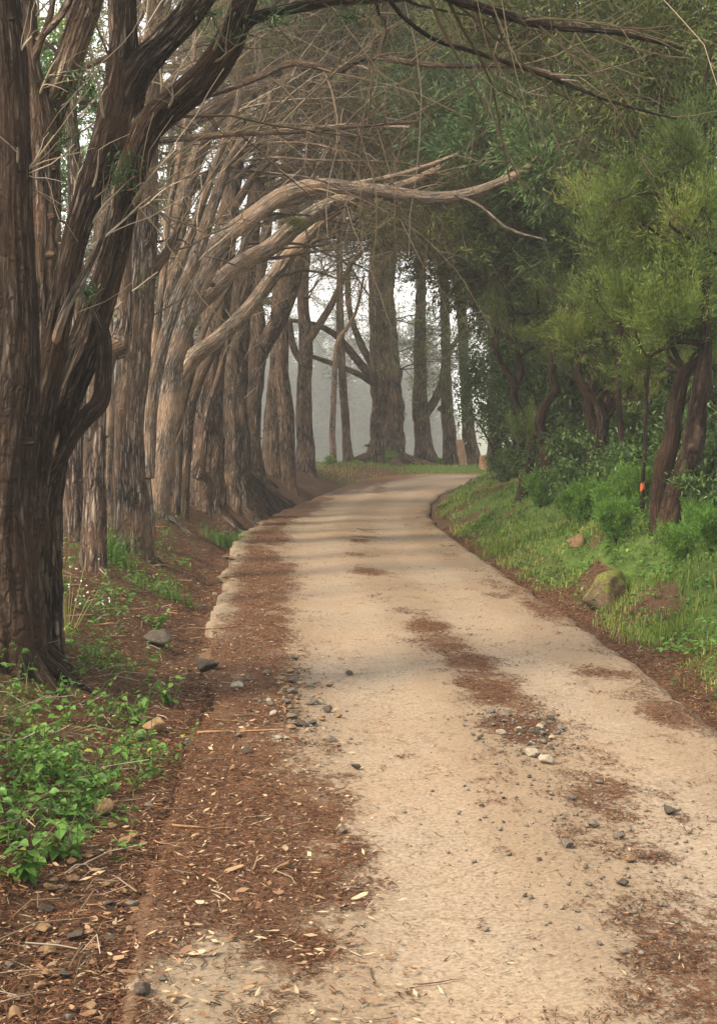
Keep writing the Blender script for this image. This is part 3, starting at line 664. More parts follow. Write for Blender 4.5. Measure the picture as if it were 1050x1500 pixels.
tree('cypress_tree', 'slim twin-stemmed pale cypress with a sawn stub, growing against the arching tree',
     [(S([(218, 720, 20), (212, 650, 17), (222, 560, 15), (232, 470, 13), (240, 400, 11), (246, 320, 10), (262, 240, 9), (275, 160, 8), (285, 60, 7), (290, -60, 5)], (20.3, 20.8)), 'r'),
      (S([(217, 700, 20), (222, 610, 20), (236, 520, 18), (256, 450, 18), (282, 392, 20), (305, 320, 18), (325, 260, 15), (350, 210, 12), (375, 190, 8), (395, 140, 6)], (20.0, 20.4)), 's'),
      (S([(236, 500, 16), (250, 430, 16), (278, 350, 14), (300, 290, 12), (322, 225, 12), (345, 165, 10), (352, 130, 8)], 20.5), 's')],
     mat=BARK_PALE, sides=20, step=.07, seed=17, bare=34, ridge=.06, flare=.3,
     proc=[dict(stem=1, n=6, zlo=5, zhi=6.4, lo=1.5, hi=3.5, aim=(1, .2, .2), r=(.02, .035)), dict(stem=0, n=5, zlo=4, zhi=7.5, lo=1.5, hi=3.5, aim=(.8, .2, .3), r=(.02, .035))], sec=50, tw=500, fol=0, ttint=.65)
def moss(e, base, rng):
    a = Acc(); c = W(435, 328, 23.4); n = 900
    b = c + rng.normal(size=(n, 3)) * np.array((.075, .03, .035)); sprays(a, b, rng.normal(size=(n, 3)) * .5 + np.array((0, -.3, 1)), .035, rng, 4, .025, .01, .4, .8, .75, .15); a.build('moss_patch', HEATH, e, base, smooth=False)
tree('arching_cypress', 'large leaning cypress sending two long smooth arched limbs across the road',
     [(S([(226, 762, 40), (232, 700, 37), (238, 640, 36), (248, 580, 37), (256, 520, 36), (270, 455, 38), (290, 405, 37), (312, 368, 32), (335, 342, 28), (372, 316, 25), (418, 286, 23), (470, 273, 20), (540, 279, 19), (620, 288, 18), (680, 284, 17), (735, 268, 15), (778, 243, 11)], (24.2, 22.5)), 'r'),
      (S([(262, 500, 26), (282, 452, 28), (312, 424, 27), (348, 394, 26), (400, 360, 25), (440, 328, 24), (490, 300, 22), (545, 284, 18), (600, 268, 13), (650, 243, 9), (692, 230, 6)], (24.1, 24.2)), 's'),
      (S([(258, 560, 26), (284, 524, 24), (322, 494, 22), (366, 450, 20), (398, 408, 19), (430, 366, 18), (470, 325, 15), (520, 296, 11), (580, 275, 8)], (24.4, 25.6)), 's')],
     limbs=[S([(272, 540, 13), (262, 600, 14), (252, 660, 12), (250, 715, 12)][::-1], 24.6), S([(500, 272, 9), (560, 262, 8), (620, 245, 7), (670, 226, 5)], 23.5),
            S([(665, 285, 6), (700, 300, 4), (745, 335, 4), (800, 352, 3)], 22.6), S([(235, 205, 9), (330, 200, 9), (420, 192, 8), (520, 184, 7), (600, 186, 4)], (24, 22))],
     mat=BARK_ARCH, sides=36, step=.06, seed=18, bare=12, ridge=.09, flare=.35, roots=5, extra=moss,
     proc=[dict(stem=0, n=7, zlo=5.0, zhi=6.4, lo=1.2, hi=3, aim=(.6, .8, .7), r=(.025, .05)), dict(stem=1, n=6, zlo=4.6, zhi=6.4, lo=1.5, hi=4, aim=(.8, .6, .4), r=(.025, .05)), dict(stem=2, n=4, zlo=4.5, zhi=6.2, lo=1.5, hi=3, aim=(.8, .5, .2), r=(.02, .04))],
     sec=90, tw=1100, fol=400, foltest=lambda t: sstep(1.0, 3.0, t[:, 0]))
tree('cypress_tree', 'pair of thin dark stems rising close behind the foot of the arching cypress',
     [(S([(258, 722, 12), (262, 660, 11), (266, 600, 12), (284, 530, 11), (305, 470, 9), (330, 430, 7), (350, 390, 5)], 26.4), 'r'), (S([(270, 725, 14), (274, 660, 14), (280, 600, 16), (296, 550, 14), (318, 500, 11), (328, 440, 9), (350, 380, 7), (375, 320, 5)], 26.7), 'r')],
     mat=BARK, sides=18, step=.07, seed=19, ridge=.1, flare=.3, proc=[dict(stem=1, n=4, zlo=4.5, zhi=5.5, lo=1, hi=2.5, aim=(1, .2, .2), r=(.015, .025))], sec=60, tw=700)
tree('cypress_tree', 'thick fluted cypress with a sawn branch stub near its foot, behind the arching tree',
     [(S([(300, 722, 52), (302, 660, 46), (306, 580, 40), (312, 500, 36), (322, 420, 32), (330, 340, 28), (345, 240, 25), (352, 140, 22), (360, 20, 18), (365, -120, 14), (368, -260, 8)], (30, 30.4)), 'r'),
      (S([(290, 700, 20), (300, 620, 14), (318, 560, 10), (335, 500, 8), (350, 455, 7), (362, 415, 5)], 29.4), 's')],
     limbs=[S([(345, 300, 14), (380, 250, 12), (430, 215, 10), (500, 200, 7), (570, 195, 4)], (30, 28))],
     mat=BARK_RED, sides=40, step=.08, seed=20, bare=36, ridge=.14, flare=0.22, roots=6,
     proc=[dict(n=14, zlo=6, zhi=12, lo=3, hi=7.5, aim=(1, -.05, .2))], sec=420, tw=7500, fol=3800, foltest=right_canopy)
def stub(px, py, d, w, l):
    def f(e, base, rng):
        a = Acc(); c = W(px, py, d); r = w / 2 / PX * d
        tube(a, [[c[0] - .05, c[1] + .25, c[2], r], [c[0], c[1], c[2], r], [c[0] + l * .9, c[1] - l * .4, c[2] + .05, r * .96]], 16, .04, .05, 0, 5); a.build('stub', CUT, e, base)
    return f
tree('cypress_tree', 'cypress with splayed root toes standing at the bank edge beside the road bend',
     [(S([(346, 722, 46), (346, 660, 34), (346, 580, 32), (348, 500, 30), (354, 430, 28), (366, 350, 24), (378, 260, 22), (390, 150, 18), (400, 20, 15), (405, -140, 10)], (33, 33.4)), 'r')],
     limbs=[S([(372, 300, 13), (420, 262, 10), (480, 240, 8), (560, 228, 5), (620, 232, 3)], (33, 31))],
     mat=BARK, sides=40, step=.08, seed=21, bare=28, ridge=.16, flare=0.33, roots=8, extra=stub(292, 690, 29.5, 11, .2),
     proc=[dict(n=14, zlo=6, zhi=13, lo=3, hi=8, aim=(1, -.05, .2))], sec=420, tw=7500, fol=3800, foltest=right_canopy)
tree('cypress_tree', 'two-forked cypress with a strong limb leaning right over the root mound',
     [(S([(368, 690, 34), (370, 620, 24), (374, 550, 24), (380, 500, 28), (372, 440, 20), (382, 390, 17), (392, 320, 15), (398, 220, 13), (400, 100, 11), (402, -60, 7)], (38, 38.3)), 'r'),
      (S([(380, 520, 24), (394, 492, 24), (412, 462, 22), (428, 420, 20), (438, 380, 17), (455, 330, 15), (490, 270, 12), (540, 220, 9), (600, 190, 5)], (38.2, 36)), 's')],
     mat=BARK, sides=32, step=.1, seed=22, ridge=.10, flare=0.33, roots=8,
     proc=[dict(n=9, zlo=7, zhi=13, lo=3, hi=8, aim=(1, -.1, .15)), dict(stem=1, n=9, zlo=7, zhi=10, lo=2, hi=6, aim=(1, -.1, .15))], sec=420, tw=7500, fol=3800, foltest=right_canopy)
tree('cypress_tree', 'cypress of two straight dark trunks joined at the foot on the mound',
     [(S([(404, 680, 38), (402, 610, 28), (406, 540, 23), (408, 470, 22), (412, 400, 20), (418, 300, 17), (425, 180, 14), (430, 40, 11), (432, -80, 7)], (42, 42.2)), 'r'),
      (S([(424, 684, 22), (418, 610, 22), (414, 550, 20), (414, 470, 18), (420, 380, 15), (440, 280, 12), (470, 180, 9), (500, 80, 6)], (41.6, 41.8)), 'r')],
     mat=BARK, sides=30, step=.1, seed=23, ridge=.14, flare=.3,
     proc=[dict(n=14, zlo=7.5, zhi=14, lo=3, hi=8, aim=(1, -.1, .15))], sec=420, tw=7000, fol=3600, foltest=right_canopy)
tree('cypress_tree', 'slender brown cypress forking high up, last of the row before the mist gap',
     [(S([(447, 694, 30), (446, 630, 24), (446, 560, 21), (447, 500, 20), (444, 440, 17), (446, 380, 15), (452, 300, 13), (458, 180, 10), (462, 60, 8)], (46, 46.2)), 'r'),
      (S([(447, 530, 16), (436, 522, 11), (428, 500, 10), (424, 470, 8)], 46), 's'),
      (S([(450, 500, 13), (465, 480, 11), (484, 450, 10), (500, 415, 8), (520, 380, 6), (550, 350, 4)], 46), 's')],
     mat=BARK, sides=26, step=.1, seed=24, ridge=.10, flare=0.22,
     proc=[dict(n=14, zlo=7.5, zhi=14, lo=3, hi=7, aim=(.9, -.1, .15)), dict(stem=0, n=4, zlo=5, zhi=7.2, lo=2, hi=3.5, aim=(.7, .2, .3), r=(.02, .04))], sec=380, tw=4200, fol=3400, foltest=right_canopy)
tree('dead_sapling', 'thin bare curved sapling standing left of the large crest trunk',
     [(S([(489, 694, 10), (487, 640, 9), (489, 570, 8), (494, 505, 7), (508, 480, 6), (522, 455, 5), (530, 420, 4), (534, 400, 3)], 51), 'r')],
     mat=BARK_PALE, sides=12, step=.1, seed=25, ridge=.05, flare=.2, sec=14, tw=90, seclen=(.5, 1.5))
tree('cypress_tree', 'narrow cypress trunk between the bare sapling and the large crest trunk',
     [(S([(511, 697, 17), (507, 640, 12), (503, 580, 11), (500, 520, 11), (498, 470, 11), (497, 420, 10), (498, 300, 8), (500, 180, 6)], 53), 'r')],
     mat=BARK, sides=20, step=.1, seed=26, ridge=.1, flare=0.22, proc=[dict(n=9, zlo=6.8, zhi=13, lo=1.5, hi=4, aim=(.2, 0, .2), spread=1.0, r=(.03, .06))], sec=200, tw=2200, fol=900)
tree('old_cypress', 'massive fluted old cypress standing alone at the crest of the road',
     [(S([(565, 700, 56), (565, 650, 45), (565, 590, 42), (564, 530, 38), (560, 470, 33), (557, 420, 30), (556, 340, 27), (554, 240, 22), (552, 120, 16), (550, 0, 9)], 54.5), 'r'),
      (S([(578, 640, 18), (577, 560, 18), (574, 500, 16), (570, 430, 14), (575, 350, 12), (590, 250, 9)], 54.1), 's'),
      (S([(552, 560, 14), (530, 536, 12), (508, 510, 11), (488, 488, 9), (460, 475, 7), (430, 470, 5), (405, 472, 5)], (54.3, 52)), 's'),
      (S([(552, 545, 11), (534, 515, 10), (523, 490, 9), (514, 462, 8), (510, 425, 8), (512, 380, 6)], 54.8), 's'),
      (S([(548, 562, 9), (520, 546, 8), (490, 534, 7), (462, 524, 6), (440, 520, 4)], (54, 52)), 's'),
      (S([(580, 560, 14), (584, 545, 12), (580, 535, 7)], 53.9), 's')],
     mat=BARK, sides=64, step=.08, seed=27, ridge=.18, flare=.10, roots=5,
     proc=[dict(n=16, zlo=9.5, zhi=17, lo=3, hi=8, aim=(.1, -.3, .1), spread=1.1, r=(.05, .12)), dict(n=6, zlo=4, zhi=8, lo=1.5, hi=4, aim=(.3, 0, .1), spread=1., r=(.02, .04))], sec=420, tw=4500, fol=2200)
for lab, sd, dd, st in (
    ('dark cypress with a side stem curving up right, beside the massive crest trunk', 28, 55.5, [((620, 699, 34), (618, 640, 23), (615, 580, 21), (615, 500, 18), (616, 440, 16), (616, 340, 13), (616, 200, 9), (616, 100, 5)), ((622, 610, 11), (634, 590, 12), (645, 565, 11), (652, 530, 9), (668, 500, 7), (690, 480, 5), (710, 465, 3))]),
    ('leaning crest cypress trunk with a broken stub and an orange post at its foot', 29, 56, [((661, 695, 24), (658, 650, 19), (654, 600, 17), (652, 540, 15), (651, 470, 14), (650, 380, 11), (650, 250, 8), (650, 120, 5)), ((657, 618, 8), (650, 604, 8), (643, 596, 9))]),
    ('right-hand crest cypress trunk standing against the white sky', 30, 56.5, [((692, 690, 26), (687, 640, 18), (683, 580, 16), (678, 510, 15), (675, 450, 14), (672, 350, 11), (668, 230, 8), (665, 100, 5)), ((682, 575, 6), (694, 560, 6), (705, 545, 5), (714, 535, 3))]),
    ('crest cypress half hidden by leaves at the right end of the road gap', 31, 58, [((722, 692, 22), (722, 640, 16), (724, 570, 15), (726, 480, 13), (728, 380, 10), (730, 250, 7)),])):
    tree('cypress_tree', lab, [(S(list(q), dd), 'r' if i == 0 else 's') for i, q in enumerate(st)], mat=BARK, sides=26, step=.1, seed=sd, ridge=.14, flare=.35,
         proc=[dict(n=12, zlo=9.0, zhi=15, lo=2, hi=5, aim=(.1, -.3, .15), spread=1.1, r=(.04, .09)), dict(n=5, zlo=3.5, zhi=6.5, lo=1, hi=3, aim=(.3, 0, .1), spread=1., r=(.015, .03))], sec=300, tw=3000, fol=1500)
for lab, path, dd, sd, mt in (('reddish trunk glimpsed between the near cluster and the knobbed trunk', [(108, 790, 34), (106, 700, 28), (112, 600, 26), (118, 500, 24), (112, 380, 22), (108, 240, 20), (104, 80, 17), (100, -120, 12)], 17, 151, 'BARK_RED'),
        ('slim pale trunk standing in the gap before the straight flaring trunk', [(160, 770, 16), (158, 690, 13), (162, 600, 12), (160, 480, 11), (166, 340, 10), (172, 180, 8), (176, 20, 7)], 19.5, 152, 'BARK_PALE'),
        ('trunk half hidden behind the arching cypress foot, pale and upright', [(282, 720, 26), (280, 640, 22), (276, 540, 20), (268, 420, 19), (262, 320, 18), (268, 200, 15), (280, 60, 12)], 34, 153, 'BARK_PALE'),
        ('slender trunk standing between the fluted trunk and the root-toed one', [(330, 712, 14), (332, 640, 12), (330, 560, 11), (336, 470, 10), (340, 380, 9), (350, 260, 8), (356, 120, 6)], 36, 154, 'BARK')):
    tree('cypress_tree', lab, [(S(path, dd), 'r')], mat=globals()[mt], sides=26, step=.07, seed=sd, ridge=.13, flare=0.22, proc=[dict(n=6, zlo=dd * .27, zhi=dd * .36, lo=1.5, hi=4, aim=(.7, .2, .4), r=(.025, .05))], sec=30, tw=300, fol=0, bare=26 if dd < 20 else 14)
def roots():
    r_ = np.random.default_rng(31); a = Acc(); c0 = np.array((-2.7, 37.0))
    for k in range(70):
        p = c0 + r_.normal(size=2) * np.array((.55, 1.9)); an = r_.normal() * .6 - (1.57 if r_.random() < .3 else 0); pts = []
        for q in range(6):
            pts.append([p[0], p[1], float(ground(p[0], p[1])) + .03 + .05 * r_.random(), .028 * r_.uniform(.5, 1.3) * (1 - .12 * q)]); an += r_.normal() * .4; p = p + np.array((math.cos(an), math.sin(an))) * .2
        tube(a, pts, 7, .08, .15, 0, k)
    tag(a.build('exposed_roots', BARK_HEATH, None, (-2.7, 37.0, float(ground(-2.7, 37.0)))), 'dark tangle of exposed roots and debris on the mound below the middle trunks', 'roots')
roots()
# sawn posts by the crest trunks
def post(label, px, py0, py1, w, d, lean, mat):
    a = Acc(); b, t = W(px, py0, d), W(px + lean, py1, d); r = w / 2 / PX * d; g = float(ground(b[0], d, False))
    tube(a, [[b[0], d, g - .1, r * 1.05], [(b[0] + t[0]) / 2, d, (g + t[2]) / 2, r], [t[0], d, t[2], r * .95]], 20, .05, .05, 0, 3)
    tag(a.build('sawn_log', mat, None, (b[0], d, g)), label, 'log')
post('orange-brown sawn log leaning against the crest trunk by the road', 680, 692, 645, 11, 55.2, -9, POSTW)
post('short grey-brown stump with a pale cut top on the crest bank', 709, 690, 668, 15, 53, 0, POSTW)

# ---------------------------------------------------------------- canopy limbs reaching in from above, over the road (from trees of the left row)
def canopy_tree(label, base, lean, limbs, seed, sec, tw, fol, mat=BARK, h=11, zf=.55):
    bz = float(ground(base[0], base[1], False)); r = base[2]
    st = np.array([[base[0], base[1], bz, r], [base[0] + lean * .15, base[1], bz + h * .33, r * .8], [base[0] + lean * .5, base[1], bz + h * .66, r * .65], [base[0] + lean, base[1], bz + h, r * .3]])
    return tree('cypress_tree', label, [(st, 'r')], limbs=limbs, mat=mat, sides=26, step=.12, seed=seed, ridge=.1, flare=0.22,
                proc=[dict(n=13, zlo=bz + h * zf, zhi=bz + h, lo=3, hi=7.0, aim=(1, .05, .2), r=(.04, .09))], sec=sec, tw=tw, fol=fol, foltest=right_canopy)
canopy_tree('background cypress seen between the left trunks, its limbs crossing above the arched boughs', (-4.9, 26.5, .26), 1.0,
            [S([(330, 190, 20), (385, 120, 17), (430, 98, 14), (500, 104, 12), (530, 85, 12), (640, 96, 10), (780, 100, 8), (860, 130, 4)], (27, 26)),
             S([(260, 190, 26), (320, 155, 24), (370, 130, 22), (430, 120, 18), (500, 112, 12)], (26.5, 26.5))], 41, 420, 8000, 2800, BARK, 13, .66)
canopy_tree('pale cypress trunk standing behind the twin slim stems on the left', (-5.9, 31.5, .26), 1.4,
            [S([(240, 330, 14), (300, 260, 12), (400, 205, 11), (480, 215, 9), (600, 240, 5)], (31, 29)), S([(250, 420, 26), (262, 330, 24), (285, 240, 22), (330, 160, 18), (420, 110, 12), (520, 70, 8)], (31, 29))], 42, 460, 8500, 3000, BARK_PALE, 13, .6)
canopy_tree('cypress far left behind the row, its crown roofing the middle of the road', (-5.8, 35, .26), 1.5, [S([(330, 330, 14), (420, 275, 12), (540, 215, 10), (640, 190, 6)], (35, 33))], 43, 460, 8000, 4200, BARK, 14)
canopy_tree('cypress at the back of the left row near the mound, roofing the far bend', (-6.0, 44, .28), 1.5, [], 44, 460, 5600, 4600, BARK, 16)

# ---------------------------------------------------------------- right side: cypresses behind, heath trees in front
def mkblobs(poly, d0, d1, n, seed, rmin, rmax, per):
    # crown clumps at varied depths filling an outline
    r_ = np.random.default_rng(seed); P = np.array(poly, float); out = []; lo, hi = P.min(0), P.max(0)
    while len(out) < n:
        p = lo + (hi - lo) * r_.random(2); ins = False; j = len(P) - 1
        for i in range(len(P)):
            if (P[i, 1] > p[1]) != (P[j, 1] > p[1]) and p[0] < (P[j, 0] - P[i, 0]) * (p[1] - P[i, 1]) / (P[j, 1] - P[i, 1]) + P[i, 0]: ins = not ins
            j = i
        if ins:
            r = r_.uniform(rmin, rmax); out.append((p[0], p[1], r_.uniform(d0, d1), r, r * r_.uniform(.55, 1.1), int(per * (r / rmax) ** 1.3) + 12, float(np.clip(r_.normal(.45, .17), .1, .8))))
    return out

def blob_tree(name, label, stems, blobs, seed, mat, fmat, group=None, dry=0, sides=20, step=.06, ridge=.12, spray=(.30, 26, .060, .013, .22), up=1.0, twigs=40, connect=True, tint=.5):
    """stems: (points, rooted?); blobs: (px,py,d,rx px,ry px,n sprays[,tint])"""
    rng = np.random.default_rng(seed)
    st = [rooted(s) if k == 'r' else s for s, k in stems]; base = st[0][1, :3].copy()
    e = empty(name, base, label, 'tree', group); qs = []
    for i, s in enumerate(st):
        a = Acc(); qs.append(tube(a, s, sides, step, ridge, .35 if stems[i][1] == 'r' else 0, seed * 5 + i, .14)); a.build('trunk', mat, e, base)
    allq = np.vstack(qs); top = allq[allq[:, 2] > np.percentile(allq[:, 2], 35)]
    af = Acc(); at = Acc(); wood = []
    for bl in blobs:
        px, py, d, rx, ry, n = bl[:6]; tn = bl[6] if len(bl) > 6 else tint
        c = W(px, py, d); rr = np.array((rx / PX * d, rx / PX * d * .9, ry / PX * d))
        if connect:
            i = int(np.argmin(np.linalg.norm(top[:, :3] - (c - np.array((0, 0, rr[2] * 1.3))), axis=1))); p0 = top[i]; r0 = min(p0[3] * .55, .035)
            md = (p0[:3] + c) / 2 + rng.normal(size=3) * .15 * np.linalg.norm(c - p0[:3])
            a = Acc(); q = tube(a, [[*p0[:3], r0], [*md, r0 * .7], [*c, r0 * .45], [*(c + rng.normal(size=3) * rr * .5 + np.array((0, 0, rr[2] * .4))), .005]], 8, .08, .1, 0, seed + int(px)); a.build('limb', mat, e, base); wood.append(resample(q, 12))
            w = wood[-1]
            P1, R1 = grow(w[None, 4:, :3], w[None, 4:, 3], twigs, .3 * rr.mean(), 1.5 * rr.mean(), rng, K=6, wob=.22, rs=.5, tmin=.0, rmin=.003, droop=-.06, rmax=.01); tubes(at, P1, R1, 3, np.clip(.25 + rng.normal(size=len(P1)) * .15, 0, 1))
        u = nrm(rng.normal(size=(n, 3))) * (rng.random((n, 1)) ** .42); lump = .8 + .9 * fbm(u[:, 0] * 2.2 + px, u[:, 1] * 2.2, seed, 2, u[:, 2] * 2.2)[:, None]
        p = c + u * rr * lump; dr = u * .6 + np.array((0, 0, up)) + rng.normal(size=(n, 3)) * .35
        if connect:
            m_ = int(n * .8); ii = rng.integers(0, len(P1), m_); tq = 1 + 3.99 * rng.random(m_); kq = tq.astype(int); fq = (tq - kq)[:, None]
            p[:m_] = P1[ii, kq] * (1 - fq) + P1[ii, kq + 1] * fq + rng.normal(size=(m_, 3)) * .03; dr[:m_] = nrm(P1[ii, kq + 1] - P1[ii, kq]) * .9 + np.array((0, 0, up * .75)) + rng.normal(size=(m_, 3)) * .3
        tt = tn + .28 * fbm(p[:, 0] * 1.6, p[:, 1] * 1.6, seed + 1, 2, p[:, 2] * 1.6)
        sprays(af, p, dr, spray[0] * (.6 + .8 * rng.random(n)), rng, spray[1], spray[2], spray[3], spray[4], .8, tt, .12)
    af.build('foliage', fmat, e, base, smooth=False)
    if at.n: at.build('twigs', TWIGS, e, base)
    return e

blob_tree('heath_tree', 'twisted twin-trunked tree heath with bright feathery crown at the right edge',
    [(S([(968, 786, 30), (966, 740, 26), (972, 690, 24), (984, 640, 23), (990, 590, 22), (1000, 550, 18), (1020, 530, 12), (1035, 515, 8)], (16, 15.8)), 'r'),
     (S([(978, 784, 32), (986, 730, 30), (1000, 690, 26), (1016, 650, 30), (1022, 600, 24), (1030, 545, 22), (1032, 500, 18), (1030, 440, 12), (1038, 380, 13), (1036, 300, 10), (1042, 200, 7), (1030, 140, 5), (1045, 60, 3)], (15.8, 15.5)), 'r'),
     (S([(1030, 505, 12), (1000, 500, 8), (975, 508, 6), (950, 522, 4), (940, 512, 3)], 15.6), 's')],
    mkblobs([(880, 290), (960, 215), (1050, 150), (1060, 520), (985, 525), (930, 515), (905, 430), (870, 350)], 14.6, 17.5, 40, 1, 24, 50, 100) + [(845, 300, 16.5, 26, 16, 70, .7), (980, 330, 14.6, 40, 26, 90, .72), (900, 310, 15.5, 36, 20, 90, .7)],
    61, BARK_HEATH, HEATH, sides=30, step=.03, ridge=.2, twigs=26)
blob_tree('heath_tree', 'tree heath with sinuous dark trunk and a lime flat-topped tuft, centre of the right bank',
    [(S([(876, 694, 22), (880, 650, 15), (880, 610, 15), (872, 585, 13), (855, 570, 12), (846, 545, 10), (848, 525, 8), (862, 515, 7)], 21), 'r'), (S([(890, 690, 18), (884, 640, 14), (890, 600, 12), (900, 560, 10), (890, 520, 8), (880, 470, 6), (885, 420, 4)], 21.2), 'r')],
    [(845, 497, 20.5, 42, 16, 240, .72)] + mkblobs([(830, 440), (880, 370), (940, 400), (960, 600), (915, 610), (890, 520)], 20.2, 22.5, 16, 2, 18, 36, 70),
    62, BARK_HEATH, HEATH, sides=22, step=.05, ridge=.18)
blob_tree('heath_tree', 'dark forked tree heath leaning left where the bank meets the road bend',
    [(S([(762, 724, 15), (775, 680, 13), (780, 640, 12), (765, 610, 11), (752, 580, 12), (762, 545, 10), (752, 500, 10), (748, 460, 9), (738, 420, 7), (720, 380, 5)], 27.5), 'r'), (S([(805, 704, 26), (800, 660, 18), (790, 620, 14), (800, 590, 12), (815, 570, 11), (808, 545, 11), (820, 510, 9), (835, 480, 6)], 26), 'r'),
     (S([(758, 570, 9), (742, 545, 9), (730, 525, 8), (722, 500, 6)], 27.4), 's')],
    mkblobs([(690, 390), (760, 350), (860, 400), (850, 500), (780, 540), (720, 480)], 26, 28.5, 16, 9, 18, 36, 70) + [(770, 640, 27, 30, 34, 110, .5)],
    63, BARK_HEATH, HEATH, sides=22, step=.06, ridge=.16)
blob_tree('heath_tree', 'slim straight heath sapling in front of the dark trees right of centre',
    [(S([(912, 702, 11), (910, 650, 9), (906, 600, 9), (905, 540, 7), (908, 480, 6), (912, 400, 4), (915, 340, 3)], 20), 'r')],
    [(915, 400, 20, 30, 40, 130, .45), (900, 470, 20, 30, 30, 110, .5), (925, 340, 20, 35, 30, 130, .5)], 64, BARK_HEATH, HEATH, sides=14)
# sapling with orange ribbon
e = blob_tree('marked_sapling', 'thin sapling marked with an orange ribbon on the right bank',
    [(S([(940, 735, 7), (941, 700, 6), (944, 650, 6), (946, 600, 5), (948, 560, 4), (955, 500, 3)], 17.5), 'r')], [(952, 540, 17.5, 28, 30, 90, .5)], 65, BARK_HEATH, HEATH, sides=12)
m, nt, b = newmat('orange ribbon', .5); b.inputs['Base Color'].default_value = (.42, .085, .025, 1)
a = Acc(); tube(a, [[*W(940, 720, 17.5), .026], [*W(940.5, 713, 17.5), .028], [*W(941, 706, 17.5), .026]], 14, .02, .03, 0, 2); a.build('ribbon', m, e, np.array(e.location))
# three more background heath trunks
for k, (lab, px, d, sd, tn) in enumerate((('stout mossy heath trunk behind the sinuous trunked one', 866, 24.5, 66, .3), ('leafy heath tree behind the twin-trunked one at the far right', 1035, 20, 67, .4))):
    blob_tree('heath_tree', lab, [(S([(px, 700, 22), (px + 5, 640, 18), (px - 6, 590, 15), (px + 8, 530, 12), (px + 2, 460, 9), (px - 10, 380, 5)], d), 'r'), (S([(px + 3, 640, 12), (px + 20, 590, 11), (px + 26, 540, 8), (px + 40, 480, 5)], d), 's')],
              mkblobs([(px - 70, 300), (px + 70, 260), (px + 80, 560), (px - 50, 580)], d - .5, d + 2, 18, sd, 24, 46, 80), sd, BARK_HEATH, HEATH, sides=18)

blob_tree('broadleaf_tree', 'bright yellow-green broadleaf crown showing between the near left trunks',
    [(np.array([[-5.6, 22, float(ground(-5.6, 22)), .14], [-5.4, 22, 3, .11], [-5.2, 22, 6, .08], [-5.0, 22, 9, .04]]), 'r')],
    [(60, 130, 22, 26, 40, 120, .75), (55, 230, 22, 24, 36, 100, .65), (105, 60, 22, 30, 30, 100, .7), (30, 60, 22, 30, 40, 100, .6), (120, 160, 22.3, 24, 40, 90, .7), (100, 270, 22, 22, 30, 80, .6)],
    70, BARK, HERB, spray=(.35, 12, .11, .045, .5), up=.2, twigs=30)
# overhanging cypresses behind the right bank: boughs of dark foliage
blob_tree('cypress_tree', 'dark green cypress on the right whose boughs hang over the middle of the road',
    [(np.array([[5.2, 27, float(ground(5.2, 27)), .28], [5.0, 27, 4.5, .22], [4.6, 26.6, 7.5, .16], [4.2, 26, 10.5, .08]]), 'r')],
    [(800, 262, 22.4, 50, 16, 150, .7), (765, 222, 23, 55, 20, 160, .55), (760, 170, 25, 95, 45, 420, .35), (700, 220, 24, 70, 40, 260, .3), (830, 250, 24, 75, 45, 420, .75), (880, 170, 24.5, 80, 50, 380, .45), (800, 330, 26, 80, 50, 320, .25), (720, 330, 27, 80, 45, 280, .2), (640, 170, 25, 80, 35, 220, .25), (870, 370, 26.5, 60, 60, 300, .25), (950, 200, 26, 80, 60, 340, .3), (680, 120, 26, 90, 40, 240, .25)],
    71, BARK, CYPB, sides=24, step=.1, spray=(.50, 18, .15, .036, .34), up=.05, twigs=150)
blob_tree('cypress_tree', 'tall olive-brown cypress filling the top right corner behind the heath trees',
    [(np.array([[6.6, 22, float(ground(6.6, 22)), .3], [6.3, 22, 5, .24], [5.6, 21.6, 7.5, .18], [5.2, 21, 10, .1]]), 'r')],
    [(1000, 60, 19, 110, 60, 420, .45), (880, 40, 19.5, 110, 50, 380, .5), (780, 50, 20, 90, 40, 260, .55), (1010, 160, 20.5, 70, 60, 320, .4), (940, 120, 19, 80, 40, 260, .6), (690, 30, 20, 80, 35, 200, .5), (1010, 230, 21, 90, 55, 320, .4), (900, 240, 22, 80, 50, 260, .45), (1040, 100, 20, 60, 70, 260, .35), (1000, -40, 19, 130, 60, 350, .45), (860, -50, 19, 120, 60, 300, .45)],
    72, BARK, CYP, sides=24, step=.1, spray=(.46, 18, .13, .030, .34), up=-.05, twigs=190)
blob_tree('cypress_tree', 'dark cypress behind the right bank whose low boughs shade the road bend',
    [(np.array([[6.2, 36, float(ground(6.2, 36)), .3], [6.0, 36, 5, .24], [5.6, 36, 9, .16], [5.2, 35.6, 13.5, .08]]), 'r')],
    [(700, 400, 35, 75, 35, 320, .25), (770, 390, 35, 70, 45, 320, .2), (640, 370, 36, 70, 35, 260, .25), (840, 420, 34, 70, 60, 340, .2), (740, 290, 36, 90, 50, 340, .2), (650, 280, 37, 80, 45, 280, .2), (860, 300, 35, 90, 60, 360, .2), (780, 200, 36, 110, 60, 340, .25), (900, 480, 33, 60, 60, 280, .2), (690, 180, 37, 90, 50, 260, .25), (600, 330, 38, 60, 30, 200, .25)],
    73, BARK, CYP, sides=24, step=.12, spray=(.70, 18, .21, .055, .36), up=0, twigs=160)

